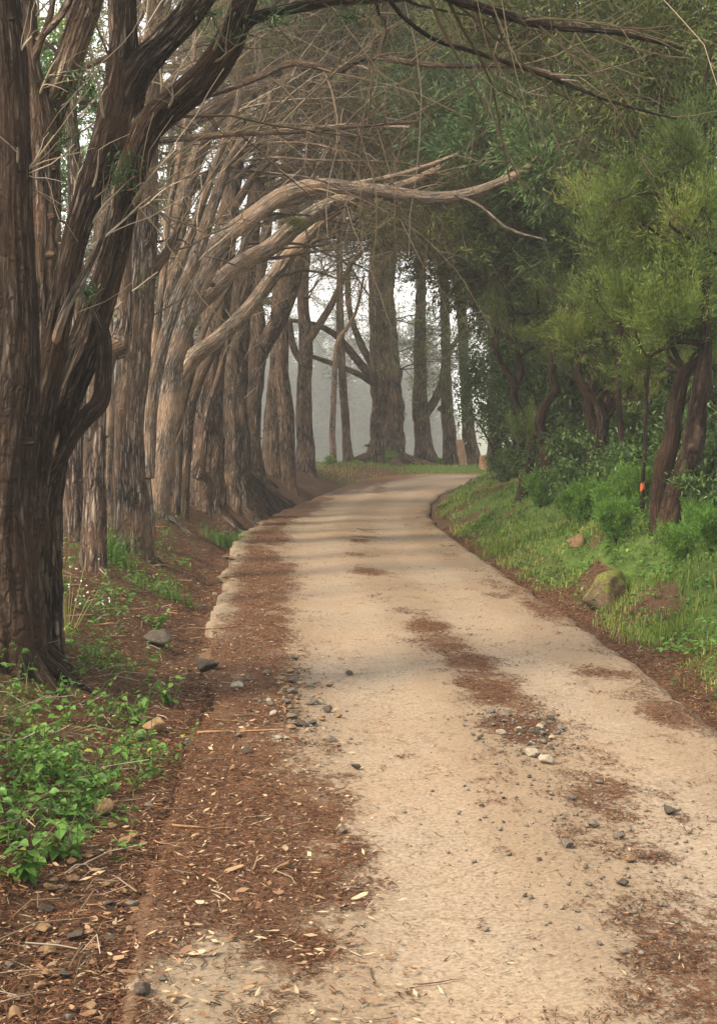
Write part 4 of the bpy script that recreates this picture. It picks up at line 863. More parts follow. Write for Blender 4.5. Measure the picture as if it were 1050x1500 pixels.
# evergreen broadleaf shrubs: one kind, copied along the bank behind the heath trees
def shrub_proto(name, label, cat, seed, h, w, n, ln, mat, group, stems=9, kind='broad', tint=.45, tvar=.2):
    rng = np.random.default_rng(seed); e = empty(name, (0, 0, 0), label, cat, group)
    cps = []; a = Acc()
    for k in range(stems):
        an = rng.uniform(0, 6.28); sp = rng.uniform(.1, .5) * w; P = [[0.04 * np.cos(an), .04 * np.sin(an), -.1, .014 * h + .006]]
        for t in (.35, .7, 1.): P.append([np.cos(an) * sp * t + rng.normal() * .04 * h, np.sin(an) * sp * t + rng.normal() * .04 * h, h * t * rng.uniform(.75, 1.), .012 * h * (1.1 - t) + .003])
        q = tube(a, P, 7, .1 * max(h, .4), .08, 0, seed + k); cps.append(resample(q, 12))
    a.build('stems', BARK_HEATH, e)
    P = np.stack([c[:, :3] for c in cps]); Rr = np.stack([c[:, 3] for c in cps])
    P1, R1 = grow(P, Rr, stems * 9, .15 * h, .45 * h, rng, K=6, wob=.2, rs=.5, tmin=.3 if kind == 'broad' else .1, droop=-.05, rmax=.01)
    a = Acc()
    if kind == 'broad':
        i = rng.integers(0, len(P1), n); t = rng.uniform(1, 4.99, n); k = t.astype(int); f = (t - k)[:, None]
        b = P1[i, k] * (1 - f) + P1[i, k + 1] * f + rng.normal(size=(n, 3)) * .05 * h
        leaves(a, b, rng.normal(size=(n, 3)) + np.array((0, 0, .25)) + nrm(b - np.array((0, 0, h * .4))) * .6, ln * (.6 + .8 * rng.random(n)), ln * .45, rng, .15, tint + .3 * fbm(b[:, 0] * 3, b[:, 1] * 3, seed, 2, b[:, 2] * 3), tvar, droop=.25)
    else:
        i = rng.integers(0, len(P1), n); t = rng.uniform(.5, 4.99, n); k = t.astype(int); f = (t - k)[:, None]
        b = P1[i, k] * (1 - f) + P1[i, k + 1] * f + rng.normal(size=(n, 3)) * .04 * h
        sprays(a, b, rng.normal(size=(n, 3)) * .45 + np.array((0, 0, 1.)) + b * .35 / max(w, .2), ln * (.6 + .8 * rng.random(n)), rng, 20, .050 + .05 * ln, .011 + .010 * ln, .24, .9, tint + .25 * fbm(b[:, 0] * 4, b[:, 1] * 4, seed, 2, b[:, 2] * 4), tvar)
    tubes(a, P1, R1, 3, np.full(len(P1), .1)); a.build('foliage', mat, e, smooth=False)
    return e
def put(proto, first, x, d, rz, s, label):
    z = float(ground(x, d, False)) - .03
    if first: proto.location = (x, d, z); proto.rotation_euler = (0, 0, rz); proto.scale = (s, s, s); proto['label'] = label; return proto
    return copy_tree(proto, (x, d, z), rz, s, label)
def pxput(proto, first, px, d, rz, s, label): return put(proto, first, (px - CX) / PX * d, d, rz, s, label)

rng = np.random.default_rng(500)
G = 'tall evergreen shrubs behind the right bank'
ev = shrub_proto('evergreen_shrub', 'x', 'shrub', 81, 3.6, 3.2, 7000, .13, BROAD, G, 12, tint=.62)
EV = 'tall dark evergreen shrub in the thicket behind the heath trees on the right'
for i, (px, d, s) in enumerate([(735, 39, .95), (775, 33, 1.0), (830, 31, 1.05), (880, 29, 1.0), (940, 27, 1.05), (1000, 25, 1.0), (1060, 23, 1.0), (700 + 110, 38, 1.3), (900, 36, 1.5), (1000, 33, 1.5), (1090, 29, 1.4), (760, 45, 1.0), (850, 44, 1.6)]):
    pxput(ev, i == 0, px, d, rng.uniform(0, 6.28), s, 'dark broad-leaved shrub standing against the white sky right of the crest trunks' if i == 0 else EV)

# low leafy shrubs and small heath bushes on the bank
G = 'low leafy shrubs under the heath trees'
lo_ = shrub_proto('low_shrub', 'x', 'shrub', 82, .75, .9, 1500, .075, BROAD, G, 8, tint=.72)
for i, (px, d, s) in enumerate([(1010, 17.5, 1.0), (1045, 16.5, 1.1), (1000, 19, 1.2), (920, 19, 1.0), (885, 20.5, 1.0), (855, 22, 1.0), (825, 23, .9), (1035, 19.5, 1.4), (960, 20, 1.3), (905, 22.5, 1.3), (1050, 15.2, .9), (845, 25, 1.3), (800, 27.5, 1.0), (770, 30, 1.1), (1000, 22, 1.5), (1050, 22, 1.6), (940, 23, 1.6), (880, 26, 1.6), (740, 35, 1.0), (725, 38, .9)]):
    pxput(lo_, i == 0, px, d, rng.uniform(0, 6.28), s, 'low leafy green shrub filling the ground under the heath trees on the right bank')
hb = shrub_proto('heath_bush', 'x', 'shrub', 83, .55, .6, 620, .18, HEATHB, 'small feathery heath bushes on the right bank', 14, 'heath', .6, .24)
for i, (px, d, s, lab) in enumerate([(1000, 13.9, .62, 'bright feathery heath bush on the earth lump right of the mossy boulder'), (1048, 13.4, .66, 'bright feathery heath bush cut by the right edge below the twin-trunked tree'),
        (905, 16.6, .72, 'bright heath bush left of the twin-trunked tree foot'), (858, 19.5, .8, 'upright heath bush below the sinuous dark trunk'), (930, 17.8, .8, 'heath bush in front of the ribbon-marked sapling'),
        (795, 24, .8, 'heath bush below the left-leaning forked tree'), (1030, 15.2, .55, 'short heath bush close beside the twin-trunked tree foot'), (835, 21.5, .7, 'smaller dark heath bush at the foot of the slope'), (890, 18, .8, 'small heath bush between two larger ones above the bare earth')]):
    pxput(hb, i == 0, px, d, rng.uniform(0, 6.28), s, lab)
lp = shrub_proto('leafy_bush', 'small lime-green bush at the foot of the massive crest trunk', 'shrub', 84, .5, .8, 700, .09, HERB, None, 8, tint=.7)
pxput(lp, True, 572, 53.6, 0, 1.0, None) if False else put(lp, True, W(572, 690, 53.4)[0], 53.4, 0, 1.0, 'small lime-green bush at the foot of the massive crest trunk')
for px, d, s, lab in ((440, 46.5, .8, 'small green bush by the last slim trunk of the left row'), (640, 55, .7, 'small pale green bush between crest trunks'), (722, 50, 1.2, 'green bush on top of the bank at the road crest'), (480, 50, .7, 'low green bush by the bare sapling')):
    put(lp, False, W(px, 690, d)[0], d, 1.3, s, lab)

# ---------------------------------------------------------------- trees left behind the row and in the mist
def conifer_proto(seed, h, n_l, label, group, leafmat, sec, tw, fol, fs, bare=.25, name='mist_conifer', r=.22):
    rng = np.random.default_rng(seed); e = empty(name, (0, 0, 0), label, 'tree', group)
    a = Acc(); q = tube(a, [[0, 0, -.3, r * 1.2], [.1, 0, h * .3, r], [-.1, .1, h * .65, r * .6], [.05, 0, h, .03]], 14, .3, .1, .3, seed); a.build('trunk', BARK, e)
    L = []
    for k in range(n_l):
        t = bare + (1 - bare) * (k + rng.random()) / n_l; z = h * t; an = k * 2.4 + rng.normal() * .4; ln = h * (.10 + .20 * (1 - t) * rng.uniform(.6, 1.2)); p = np.array((0, 0, z)); pts = [[*p, .05]]
        for s in range(5): p = p + np.array((np.cos(an), np.sin(an), .22 - .10 * s + rng.normal() * .05)) * ln / 5; pts.append([*p, .05 * (1 - .17 * (s + 1))])
        L.append(resample(np.array(pts), 8))
    a = Acc(); tubes(a, np.stack([l[:, :3] for l in L]), np.stack([l[:, 3] for l in L]), 5); a.build('limbs', TWIGS, e)
    P1, R1 = grow(np.stack([l[:, :3] for l in L]), np.stack([l[:, 3] for l in L]), sec, h * .03, h * .09, rng, K=5, wob=.15, droop=.02, rmax=.02)
    a = Acc(); tubes(a, P1, R1, 3, np.full(len(P1), .3)); a.build('twigs', TWIGS, e)
    i = rng.integers(0, sec, fol); k = rng.integers(1, 4, fol); b = P1[i, k]; d = P1[i, k + 1] - P1[i, k]
    a = Acc(); sprays(a, b + rng.normal(size=b.shape) * fs * .25, d, fs * (.6 + .8 * rng.random(fol)), rng, 16, fs * .3, fs * .09, .4, .25, .5, .25); a.build('foliage', leafmat, e, smooth=False)
    return e
GM = 'conifers fading into the mist beyond the crest'
mc = conifer_proto(91, 17, 34, 'x', GM, MISTLEAF, 420, 0, 3200, .9, .12)
mp = []
r2 = np.random.default_rng(777)
for d, xs, sc_f in ((230, np.linspace(-52, 9, 12), 2.3), (285, np.linspace(-66, 13, 13), 2.7), (345, np.linspace(-95, 10, 13), 2.0), (450, np.linspace(-120, 120, 22), 1.5), (560, np.linspace(-150, 150, 24), 1.4), (680, np.linspace(-180, 190, 26), 1.4)):
    for x in xs:
        x = x + r2.normal() * 2.5
        gap = .045 < x / d < .11
        if not gap or d > 400: mp.append((x, d + r2.normal() * 12, r2.uniform(.7, 1.1) * sc_f * (.6 if gap else 1)))
for i, (x, d, s) in enumerate(mp):
    put(mc, i == 0, x, d, r2.uniform(0, 6.28), s, 'grey-green conifer fading into the mist beyond the crest of the road')
GL = 'cypresses in the open ground left of the row'
lc = conifer_proto(92, 12, 26, 'x', GL, CYP, 380, 0, 1500, .5, .3, 'cypress_tree', .2)
for i, (x, d, s) in enumerate([(-10.5, 33, 1.0), (-9.2, 41, 1.1), (-14, 46, 1.2), (-8, 54, 1.15), (-16, 36, 1.2), (-6.5, 50, 1.2)]):
    put(lc, i == 0, x, d, r2.uniform(0, 6.28), s, 'cypress standing behind the left row, glimpsed between its trunks')

# ---------------------------------------------------------------- ground cover
rng = np.random.default_rng(900)
def scatter(n, dlo, dhi, side, tlo, thi, power=1.6, tp=1.0):
    u = rng.random(n); d = (dlo ** (1 - power) + u * (dhi ** (1 - power) - dlo ** (1 - power))) ** (1 / (1 - power)); t = tlo + (thi - tlo) * rng.random(n) ** tp
    x = LEFT(d) - t if side < 0 else RIGHT(d) + t
    return x, d, t
# grass on the right bank and crest
a = Acc()
x, d, t = scatter(150000, 7.5, 52, 1, .08, 3.4, 1.25, 1.4)
g = green_amount(x, d); k = rng.random(len(x)) < g * (.10 + 1.0 * sstep(-.12, .25, fbm(x * 2.0, d * 1.1, 101, 3))); x, d, t = x[k], d[k], t[k]
h = (.04 + .09 * rng.random(len(x)) ** 2 + .08 * sstep(0, .4, fbm(x * 1.3, d * .8, 103, 2)) * rng.random(len(x)))
blades(a, np.stack([x, d, ground(x, d) - .01], -1), h, np.maximum(.004, .0006 * d) * (.7 + .6 * rng.random(len(x))), rng, .5, .52 + .75 * fbm(x * 1.3, d * .8, 105, 3), .18)
x = rng.uniform(-4, 6, 9000); d = rng.uniform(46, 60, 9000); k = (x < LEFT(d) - .1) | (x > RIGHT(d) + .2); x, d = x[k], d[k]
blades(a, np.stack([x, d, ground(x, d) - .01], -1), .06 + .14 * rng.random(len(x)) ** 2, np.full(len(x), .025), rng, .5, .62, .12)
tag(a.build('grass', GRASS, smooth=False), 'fresh green grass on the right bank and along the crest', kind='stuff')
# small herbs in the grass and on the left bank
a = Acc()
x, d, t = scatter(7500, 8, 30, 1, .2, 4.5, 1.4); k = rng.random(len(x)) < .25 + .75 * (t > 1.4); x, d, t = x[k], d[k], t[k]
b = np.stack([x, d, ground(x, d)], -1); b = np.repeat(b, 9, 0) + rng.normal(size=(len(b) * 9, 3)) * np.array((.07, .07, .03)) + np.array((0, 0, .06))
leaves(a, b, rng.normal(size=b.shape) * np.array((1, 1, .35)), .035 + .03 * rng.random(len(b)), .03, rng, .1, .45, .2, droop=.2)
tag(a.build('ground_cover', HERB, smooth=False), 'low green herbs and creepers covering the right bank', kind='stuff')
a = Acc()
x, d, t = scatter(8200, 3.6, 27, -1, .08, 3.2, 1.25, 1.2)
thr = np.interp(d, [3, 4.6, 5.2, 6, 8, 9.5, 12, 17], [1.6, 1.1, .5, .16, .14, .35, .45, .5])
dens = (.12 + .88 * sstep(-.05, .28, fbm(x * 2.2, d * 1.3, 111, 3) + .13 * sstep(9.5, 8, d))) * sstep(-.06, .2, t - thr + .25 * fbm(x * 2, d * 1.5, 115, 2)) * (.55 + .45 * sstep(-.2, .2, fbm(x * 4, d * 3, 117, 2))) * (1 - .45 * sstep(9, 12, d))
k = rng.random(len(x)) < dens; x, d, t = x[k], d[k], t[k]; m_ = 11; n = len(x)
c = np.stack([x, d, ground(x, d)], -1); hh = .05 + .20 * rng.random(n) ** 1.5
tip = c + np.stack([rng.normal(size=n) * .09, rng.normal(size=n) * .09, hh], -1)
P = np.stack([c, (c + tip) / 2 + rng.normal(size=(n, 3)) * .015, tip], 1); tubes(a, P, np.full((n, 3), .0022), 3, np.full(n, .25))
u = rng.random((n, m_, 1)) ** .6; b = (c[:, None] * (1 - u) + tip[:, None] * u + rng.normal(size=(n, m_, 3)) * .022).reshape(-1, 3)
tt = np.repeat(.5 + .3 * fbm(x * 1.5, d, 113, 2), m_)
leaves(a, b, rng.normal(size=b.shape) * np.array((1, 1, .3)) + np.array((.1, -.25, .1)), (sz := .018 + .046 * rng.random(len(b)) ** 1.8), sz * .62, rng, .12, tt, .2, droop=.25)
tag(a.build('undergrowth', HERB, smooth=False), 'leafy green creepers and nettles spread over the left bank', kind='stuff')

# fallen needles: verges, strips, banks
a = Acc()
def needles(x, d, z, ln, w, tint):
    n = len(x); an = rng.random(n) * np.pi * 2; Dd = np.stack([np.cos(an), np.sin(an), rng.normal(size=n) * .18], -1); Sd = np.stack([-np.sin(an), np.cos(an), rng.normal(size=n) * .3], -1)
    b = np.stack([x, d, z], -1); L = ln[:, None]; w = w[:, None]
    v = np.stack([b - Dd * L * .5, b + Sd * w * .5, b + Dd * L * .5, b - Sd * w * .5], 1).reshape(-1, 3); i = (np.arange(n) * 4)[:, None]
    a.add(v, np.concatenate([i + np.array([[0, 1, 2]]), i + np.array([[0, 2, 3]])]), None, np.repeat(tint, 4))
N = 330000; u = rng.random(N); pw = 1.5
d = (3.3 ** (1 - pw) + u * (34 ** (1 - pw) - 3.3 ** (1 - pw))) ** (1 / (1 - pw)); s = rng.random(N); x = LEFT(d) + (RIGHT(d) - LEFT(d)) * s
la = litter_amount(x, d); la = la * (1 - .6 * np.exp(-(((x - LEFT(d) - .2) / .2) ** 2)) * sstep(5.3, 4.4, d)); k = rng.random(N) < sstep(.18, .85, la + .55 * fbm(x * 7, d * 5, 121, 2)) * .9 + .012; x, d = x[k], d[k]
needles(x, d, roadtop(x, d) + .004 + .006 * rng.random(len(x)), (.012 + .03 * rng.random(len(x)) ** 2) * (1 + d * .02), .0022 + .0003 * d + .004 * rng.random(len(x)) ** 3, np.clip(.42 + rng.normal(size=len(x)) * .22, 0, 1))
x, d, t = scatter(150000, 3.3, 34, -1, .0, 3.5, 1.5, 1.2)
needles(x, d, ground(x, d) + .006 + .01 * rng.random(len(x)), (.015 + .045 * rng.random(len(x)) ** 2) * (1 + d * .02), .003 + .0003 * d + .006 * rng.random(len(x)) ** 3, np.clip(.42 + rng.normal(size=len(x)) * .24, 0, 1))
x, d, t = scatter(9000, 3.3, 22, -1, -.9, 3.0, 1.5)
needles(x, d, np.where(t < 0, roadtop(x, d), ground(x, d)) + .010 + .01 * rng.random(len(x)), .012 + .05 * rng.random(len(x)) ** 2.5, .006 + .013 * rng.random(len(x)) ** 2, np.clip(.86 + rng.normal(size=len(x)) * .14, 0, 1))
x, d, t = scatter(22000, 8, 30, 1, -.05, .55, 1.4)
needles(x, d, ground(x, d) + .008, (.02 + .04 * rng.random(len(x)) ** 2) * (1 + d * .02), .004 + .0004 * d, np.clip(.4 + rng.normal(size=len(x)) * .24, 0, 1))
tag(a.build('needle_litter', LITTER, smooth=False), 'rust-brown fallen needles and bark flakes on road and banks', kind='stuff')
# fine twig litter
a = Acc(); n = 2600
x, d, t = scatter(n, 3.4, 24, -1, -.75, 3.0, 1.5); z = np.where(t < 0, roadtop(x, d), ground(x, d)) + .008
an = rng.random(n) * 6.28; ln = .03 + .16 * rng.random(n) ** 4; Dd = np.stack([np.cos(an), np.sin(an) * .8, rng.normal(size=n) * .12], -1); b = np.stack([x, d, z], -1)
P = np.stack([b - Dd * ln[:, None] * .5, b + rng.normal(size=(n, 3)) * .012 * np.array((1, 1, .4)), b + Dd * ln[:, None] * .5], 1); tubes(a, P, (.0012 + .0016 * rng.random(n))[:, None] * np.ones((1, 3)), 4, np.clip(.55 + rng.normal(size=n) * .25, 0, 1))
n = 1100; x, d, t = scatter(n, 4.2, 14, -1, .15, 3.0, 1.3); an = rng.random(n) * 6.28; ln = .10 + .28 * rng.random(n) ** 2; b = np.stack([x, d, ground(x, d)], -1); Dd = np.stack([np.cos(an), np.sin(an), .05 + .5 * rng.random(n) ** 2], -1)
P = np.stack([b, b + Dd * ln[:, None] * .5 + rng.normal(size=(n, 3)) * .02, b + Dd * ln[:, None] * np.array((1, 1, .6))], 1); tubes(a, P, (.0014 + .002 * rng.random(n))[:, None] * np.ones((1, 3)), 4, np.clip(.75 + rng.normal(size=n) * .2, 0, 1))
tag(a.build('twig_litter', TWIGS), 'fine dry twigs strewn over the left bank and verge', kind='stuff')
# grit
def rock_mesh(seed, sub=2, flat=.65, rough=.28, cuts=9):
    rng = np.random.default_rng(seed); import bmesh
    bm = bmesh.new(); bmesh.ops.create_icosphere(bm, subdivisions=sub, radius=1); v = np.array([q.co[:] for q in bm.verts]); f = np.array([[q.index for q in p.verts] for p in bm.faces]); bm.free()
    for k in range(cuts):           # planar breaks
        nn = nrm(rng.normal(size=3)); h = rng.uniform(.42, .78); dd = v @ nn; v = np.where((dd > h)[:, None], v - nn * (dd - h)[:, None], v)
    r = 1 + rough * fbm(v[:, 0] * 1.3 + seed, v[:, 1] * 1.3, seed, 3, v[:, 2] * 1.3); v = v * r[:, None] * np.array((1, rng.uniform(.7, 1), flat))
    return v, f
a = Acc(); v0, f0 = rock_mesh(5, 1); n = 3800
u = rng.random(n); pw = 1.7; d = (3.3 ** (1 - pw) + u * (22 ** (1 - pw) - 3.3 ** (1 - pw))) ** (1 / (1 - pw)); s = rng.random(n); x = LEFT(d) + (RIGHT(d) - LEFT(d)) * s
k = rng.random(n) < .22 + litter_amount(x, d) * .7; x, d = x[k], d[k]; r = .002 + .006 * rng.random(len(x)) ** 2.5
for gx, gy, sx_g, sy_g, ng in ((772, 1082, 42, 26, 420), (430, 1035, 42, 45, 420), (720, 1050, 25, 12, 120), (860, 1190, 90, 50, 260), (360, 940, 30, 22, 160), (950, 1300, 90, 70, 200)):
    py_ = np.clip(gy + rng.normal(size=ng) * sy_g, 800, 1490); d_ = PX * CZ / (py_ - HY); x_ = (gx + rng.normal(size=ng) * sx_g - CX) / PX * d_
    x = np.concatenate([x, x_]); d = np.concatenate([d, d_]); r = np.concatenate([r, .004 + .014 * rng.random(ng) ** 2.5])
n = len(x)
b = np.stack([x, d, roadtop(x, d) + r * .25], -1); an = rng.random(n) * 6.28; ca, sa = np.cos(an)[:, None], np.sin(an)[:, None]
V = np.stack([v0[None, :, 0] * ca - v0[None, :, 1] * sa, v0[None, :, 0] * sa + v0[None, :, 1] * ca, np.repeat(v0[None, :, 2], n, 0)], -1) * r[:, None, None] + b[:, None]
a.add(V.reshape(-1, 3), (f0[None] + (np.arange(n) * len(v0))[:, None, None]).reshape(-1, 3)); tag(a.build('gravel', STONE), 'fine grey grit scattered on the track', kind='stuff')

# stones, each its own object
ROCKS = []
for k in range(8):
    acc = Acc(); v, f = rock_mesh(200 + k, 3 if k < 4 else 2); acc.add(v, f); ROCKS.append(acc)
for k in range(3):
    acc = Acc(); v, f = rock_mesh(230 + k, 3, .5, .5, 2); acc.add(v, f); ROCKS.append(acc)
cache = {}
def stone(px, py, wpx, mat, label, group=None, name='stone', on=None, d=None, k=None, sink=.12, cat='stone'):
    d0 = d or PX * CZ / max(py - HY, 20)
    for _ in range(6):      # walk the ray down to the surface
        x = (px - CX) / PX * d0; s = (x - LEFT(d0)) / (RIGHT(d0) - LEFT(d0))
        z = float(roadtop(x, d0)) if 0.0 <= s <= 1 else float(ground(x, d0))
        if d: break
        d0 = d0 * .5 + .5 * PX * (CZ - z) / (py - HY)
    r = wpx / 2 / PX * d0; kk = random.randrange(8) if k is None else k; key = (kk, mat.name)
    if key not in cache: o = ROCKS[kk].build(name, mat, smooth=kk < 4 or kk > 7); cache[key] = o.data
    else: o = bpy.data.objects.new(name, cache[key]); col.objects.link(o)
    o.location = (x, d0, z + r * (.65 - sink)); o.scale = (r, r, r); o.rotation_euler = (random.uniform(-.3, .3), random.uniform(-.3, .3), random.uniform(0, 6.28))
    tag(o, label, cat, group); return o
random.seed(4)
CONC = stone_mat('worn concrete', (.09, .075, .052), (.18, .15, .108), (.27, .23, .17))
stone(777, 1107, 25, STONE_PALE, 'large pale cream stone in the gravel patch mid-road', k=1)
stone(799, 1118, 24, STONE_PALE, 'flat pale stone just right of the large cream stone mid-road', k=2)
stone(225, 1073, 44, STONE_BROWN, 'big brown stone at the edge of the green creepers on the left bank', k=0)
stone(205, 1085, 24, STONE, 'grey stone leaning on the big brown stone on the left bank', k=3)
stone(152, 1192, 40, STONE_BROWN, 'orange-brown stone lying among the creepers at lower left', k=2)
stone(185, 1240, 28, STONE_BROWN, 'brown stone in dead leaves below the creepers', k=1)
stone(75, 1400, 34, STONE_BROWN, 'tan rounded stone near the lower left corner', k=3)
stone(64, 1367, 30, STONE_BROWN, 'brown stone just above the tan rounded stone at lower left', k=0)
stone(66, 1338, 30, STONE_DARK, 'dark grey stone among leaves at lower left', k=1)
stone(208, 1456, 34, STONE_DARK, 'dark brown stone at the bottom left edge of the concrete', k=2)
stone(112, 1378, 34, STONE_DARK, 'dark stone half buried in leaves at lower left', k=0)
stone(24, 1494, 36, STONE_BROWN, 'brown stone at the very bottom left corner', k=3)
stone(134, 1480, 24, STONE_BROWN, 'small tan stone near the bottom left of the verge', k=1)
stone(302, 985, 46, STONE_DARK, 'flat dark stone in the ditch above the needle strip', k=1)
stone(235, 950, 60, STONE_DARK, 'dark earthy rock in the ditch below the near trunks', k=0)
stone(922, 1263, 18, STONE_BROWN, 'orange stone on the right half of the track near the bottom', k=2)
stone(831, 1242, 26, STONE, 'pale grey flat stone right of the track middle', k=3)
stone(906, 1228, 24, STONE, 'light grey squared stone right of the flat one on the track', k=0)
stone(980, 1193, 28, STONE_DARK, 'dark grey pointed stone on the right side of the track', k=1)
stone(911, 1297, 20, STONE_DARK, 'black lone stone low on the right side of the track', k=2)
stone(503, 1221, 18, STONE, 'smooth grey pebble at the edge of the left needle strip', k=3)
stone(523, 1127, 18, STONE_DARK, 'dark flat pebble on the pale wheel track', k=1)
stone(869, 1212, 20, STONE, 'grey stone left of the squared stone on the track', k=2)
stone(363, 1104, 18, STONE_DARK, 'dark triangular stone in the left needle strip', k=0)
stone(275, 1095, 22, STONE_DARK, 'dark stone left of the triangular stone in the left strip', k=3)
stone(238, 1436, 16, STONE, 'small grey stone on bare concrete at lower left', k=2)
stone(838, 1172, 16, STONE, 'upper grey pebble of a close pair on the centre strip', k=1)
g_ = 'stones of the gravel patch in the middle of the track'
for k in range(46):
    t = random.random(); px = 735 + 75 * t + random.gauss(0, 28); py = 1050 + 48 * t + random.gauss(0, 12)
    stone(px, py, random.uniform(6, 17), random.choice((STONE, STONE, STONE_DARK, STONE_PALE, STONE)), 'small stone of the gravel patch among needles in the middle of the track', g_)
g_ = 'stones in the left needle strip'
for k in range(52):
    t = random.random(); px = random.gauss(425, 38) + 30 * t; py = 985 + 100 * t + random.gauss(0, 14)
    stone(px, py, random.uniform(7, 20), random.choice((STONE, STONE, STONE_DARK, STONE_PALE, STONE_BROWN)), 'small stone clustered in the needle strip left of the pale wheel track', g_)
g_ = 'loose stones on the right half of the track'
for k in range(34):
    py = random.uniform(1130, 1420); px = 560 + (py - 1100) * .75 + random.gauss(150, 90)
    if px < 1045: stone(px, py, random.uniform(5, 13), random.choice((STONE, STONE_DARK, STONE_DARK, STONE)), 'loose little stone scattered on the right half of the track', g_)
g_ = 'stones among leaves at the left verge'
for k in range(46):
    py = random.uniform(1150, 1495); px = random.uniform(0, 215) - (py - 1300) * .1
    stone(px, py, random.uniform(8, 24), random.choice((STONE, STONE_DARK, STONE_BROWN)), 'stone among dead leaves along the lower left verge', g_)
g_ = 'concrete lumps of the broken left road edge'
for k in range(22):
    d = 11.6 + k * .7 + random.uniform(-.3, .3); x = float(LEFT(d)) + random.uniform(-.22, .10); px = CX + x * PX / d
    stone(px, 0, random.uniform(9, 26), STONE_BROWN if k % 4 == 1 else CONC, 'worn lump of rubble from the broken concrete edge along the ditch', g_, 'concrete_lump', d=d, k=k % 4, sink=.55, cat='concrete').scale[2] *= .45
# boulder on the right bank
acc = Acc(); v, f = rock_mesh(301, 4, .8, .3); acc.add(v, f); o = acc.build('mossy_boulder', BOULDER); x, d = W(898, 860, 14.2)[0], 14.2
o.location = (x, d, float(ground(x, d)) + .03); o.scale = (.40, .36, .32); o.rotation_euler = (.15, .1, 2.4); tag(o, 'mossy brown boulder set in the right bank below the heath bush', 'boulder')
acc = Acc(); v, f = rock_mesh(302, 3, .9, .3); acc.add(v, f); o = acc.build('pale_rock', STONE_BROWN); x, d = W(842, 800, 18)[0], 18
o.location = (x, d, float(ground(x, d)) + .06); o.scale = (.13, .12, .14); tag(o, 'small pale rock on the grassy right bank left of the mossy boulder', 'rock')

# sticks on the ground, each its own object
STK = []
for k in range(8):
    r_ = np.random.default_rng(400 + k); acc = Acc(); p = np.array((-.5, 0, 0.)); an = 0; pts = [[*p, .020]]
    for q in range(5): an += r_.normal() * .35; p = p + np.array((np.cos(an), np.sin(an) * .8, r_.normal() * .05)) * .2; pts.append([*p, .020 * (1 - .13 * q)])
    tube(acc, pts, 8, .03, .15, 0, k, .2, tint=.8)
    if k % 2: tube(acc, [pts[3], [pts[3][0] + .08, pts[3][1] + .1, .01, .010], [pts[3][0] + .2, pts[3][1] + .14, .03, .006]], 6, .03, .1, 0, k, tint=.8)
    STK.append(acc)
sc_ = {}
def stick(px, py, lpx, rot, label, group=None, mat=None, k=None, thick=1.):
    d0 = PX * CZ / max(py - HY, 20)
    for _ in range(6):
        x = (px - CX) / PX * d0; s = (x - LEFT(d0)) / (RIGHT(d0) - LEFT(d0)); z = float(roadtop(x, d0)) if 0 <= s <= 1 else float(ground(x, d0)); d0 = d0 * .5 + .5 * PX * (CZ - z) / (py - HY)
    L = lpx / PX * d0; kk = random.randrange(8) if k is None else k; mat = mat or STICKM; key = (kk, mat.name)
    if key not in sc_: o = STK[kk].build('stick', mat); sc_[key] = o.data
    else: o = bpy.data.objects.new('stick', sc_[key]); col.objects.link(o)
    o.scale = (L, L, L * .8 * thick); o.scale[1] = L; o.location = (x, d0, z + .012 * L * thick + .006); o.rotation_euler = (0, 0, rot); tag(o, label, 'stick', group)
STICKM = bark_mat('dry stick', (.14, .085, .05), (.34, .22, .13), (.52, .38, .25), 60, 0, .3)
STICKD = bark_mat('dark stick', (.05, .03, .02), (.13, .075, .045), (.24, .15, .095), 60, 0, .3)
stick(300, 1213, 95, -.1, 'long pale forked stick lying across the left needle strip', k=1)
stick(305, 1400, 95, .3, 'dark curved stick on the bare concrete at lower left', mat=STICKD, k=2)
stick(395, 1400, 42, .4, 'short pale peeled stick in the lower left needle strip', k=4, thick=1.4)
stick(355, 1076, 130, 0.02, 'long thin straight stick lying across the strip above the dark stones', k=6)
stick(250, 1400 - 38, 45, -.1, 'short curved pale stick above the dark curved stick', k=3)
stick(262, 1325, 48, 1.3, 'thin pale stick pointing uphill on the concrete edge', k=5)
stick(420, 1175, 40, -.2, 'pale wooden splinter in the left needle strip', k=0, thick=1.6)
stick(455, 1153, 60, -.05, 'dark thin stick by the wheel track in the left strip', mat=STICKD, k=6)
stick(245, 895, 70, -1.0, 'white bleached stick standing out on the bank below the near trunks', k=1)
stick(330, 710, 110, .05, 'long grey fallen branch by the foot of the fluted trunk', k=3, mat=TWIG)
stick(645, 1445, 80, 0, 'dark thin stick on the pale wheel track near the bottom', mat=STICKD, k=4, thick=.7)
stick(1020, 1466, 60, 0, 'dark straight stick at the bottom right of the track', mat=STICKD, k=0)
g_ = 'dry sticks on the left verge and bank'
for k in range(88):
    if k % 2: py = random.uniform(960, 1490); px = random.uniform(10, 520 - (1500 - py) * .12)
    else: py = random.uniform(735, 960); px = random.uniform(130, 330)
    stick(px, py, random.uniform(22, 80), random.uniform(-.8, .8) if random.random() < .75 else random.uniform(0, 3.1), 'dry stick strewn among needles on the left verge and bank', g_, random.choice((STICKM, STICKM, STICKD)), thick=random.uniform(.6, 1.1))
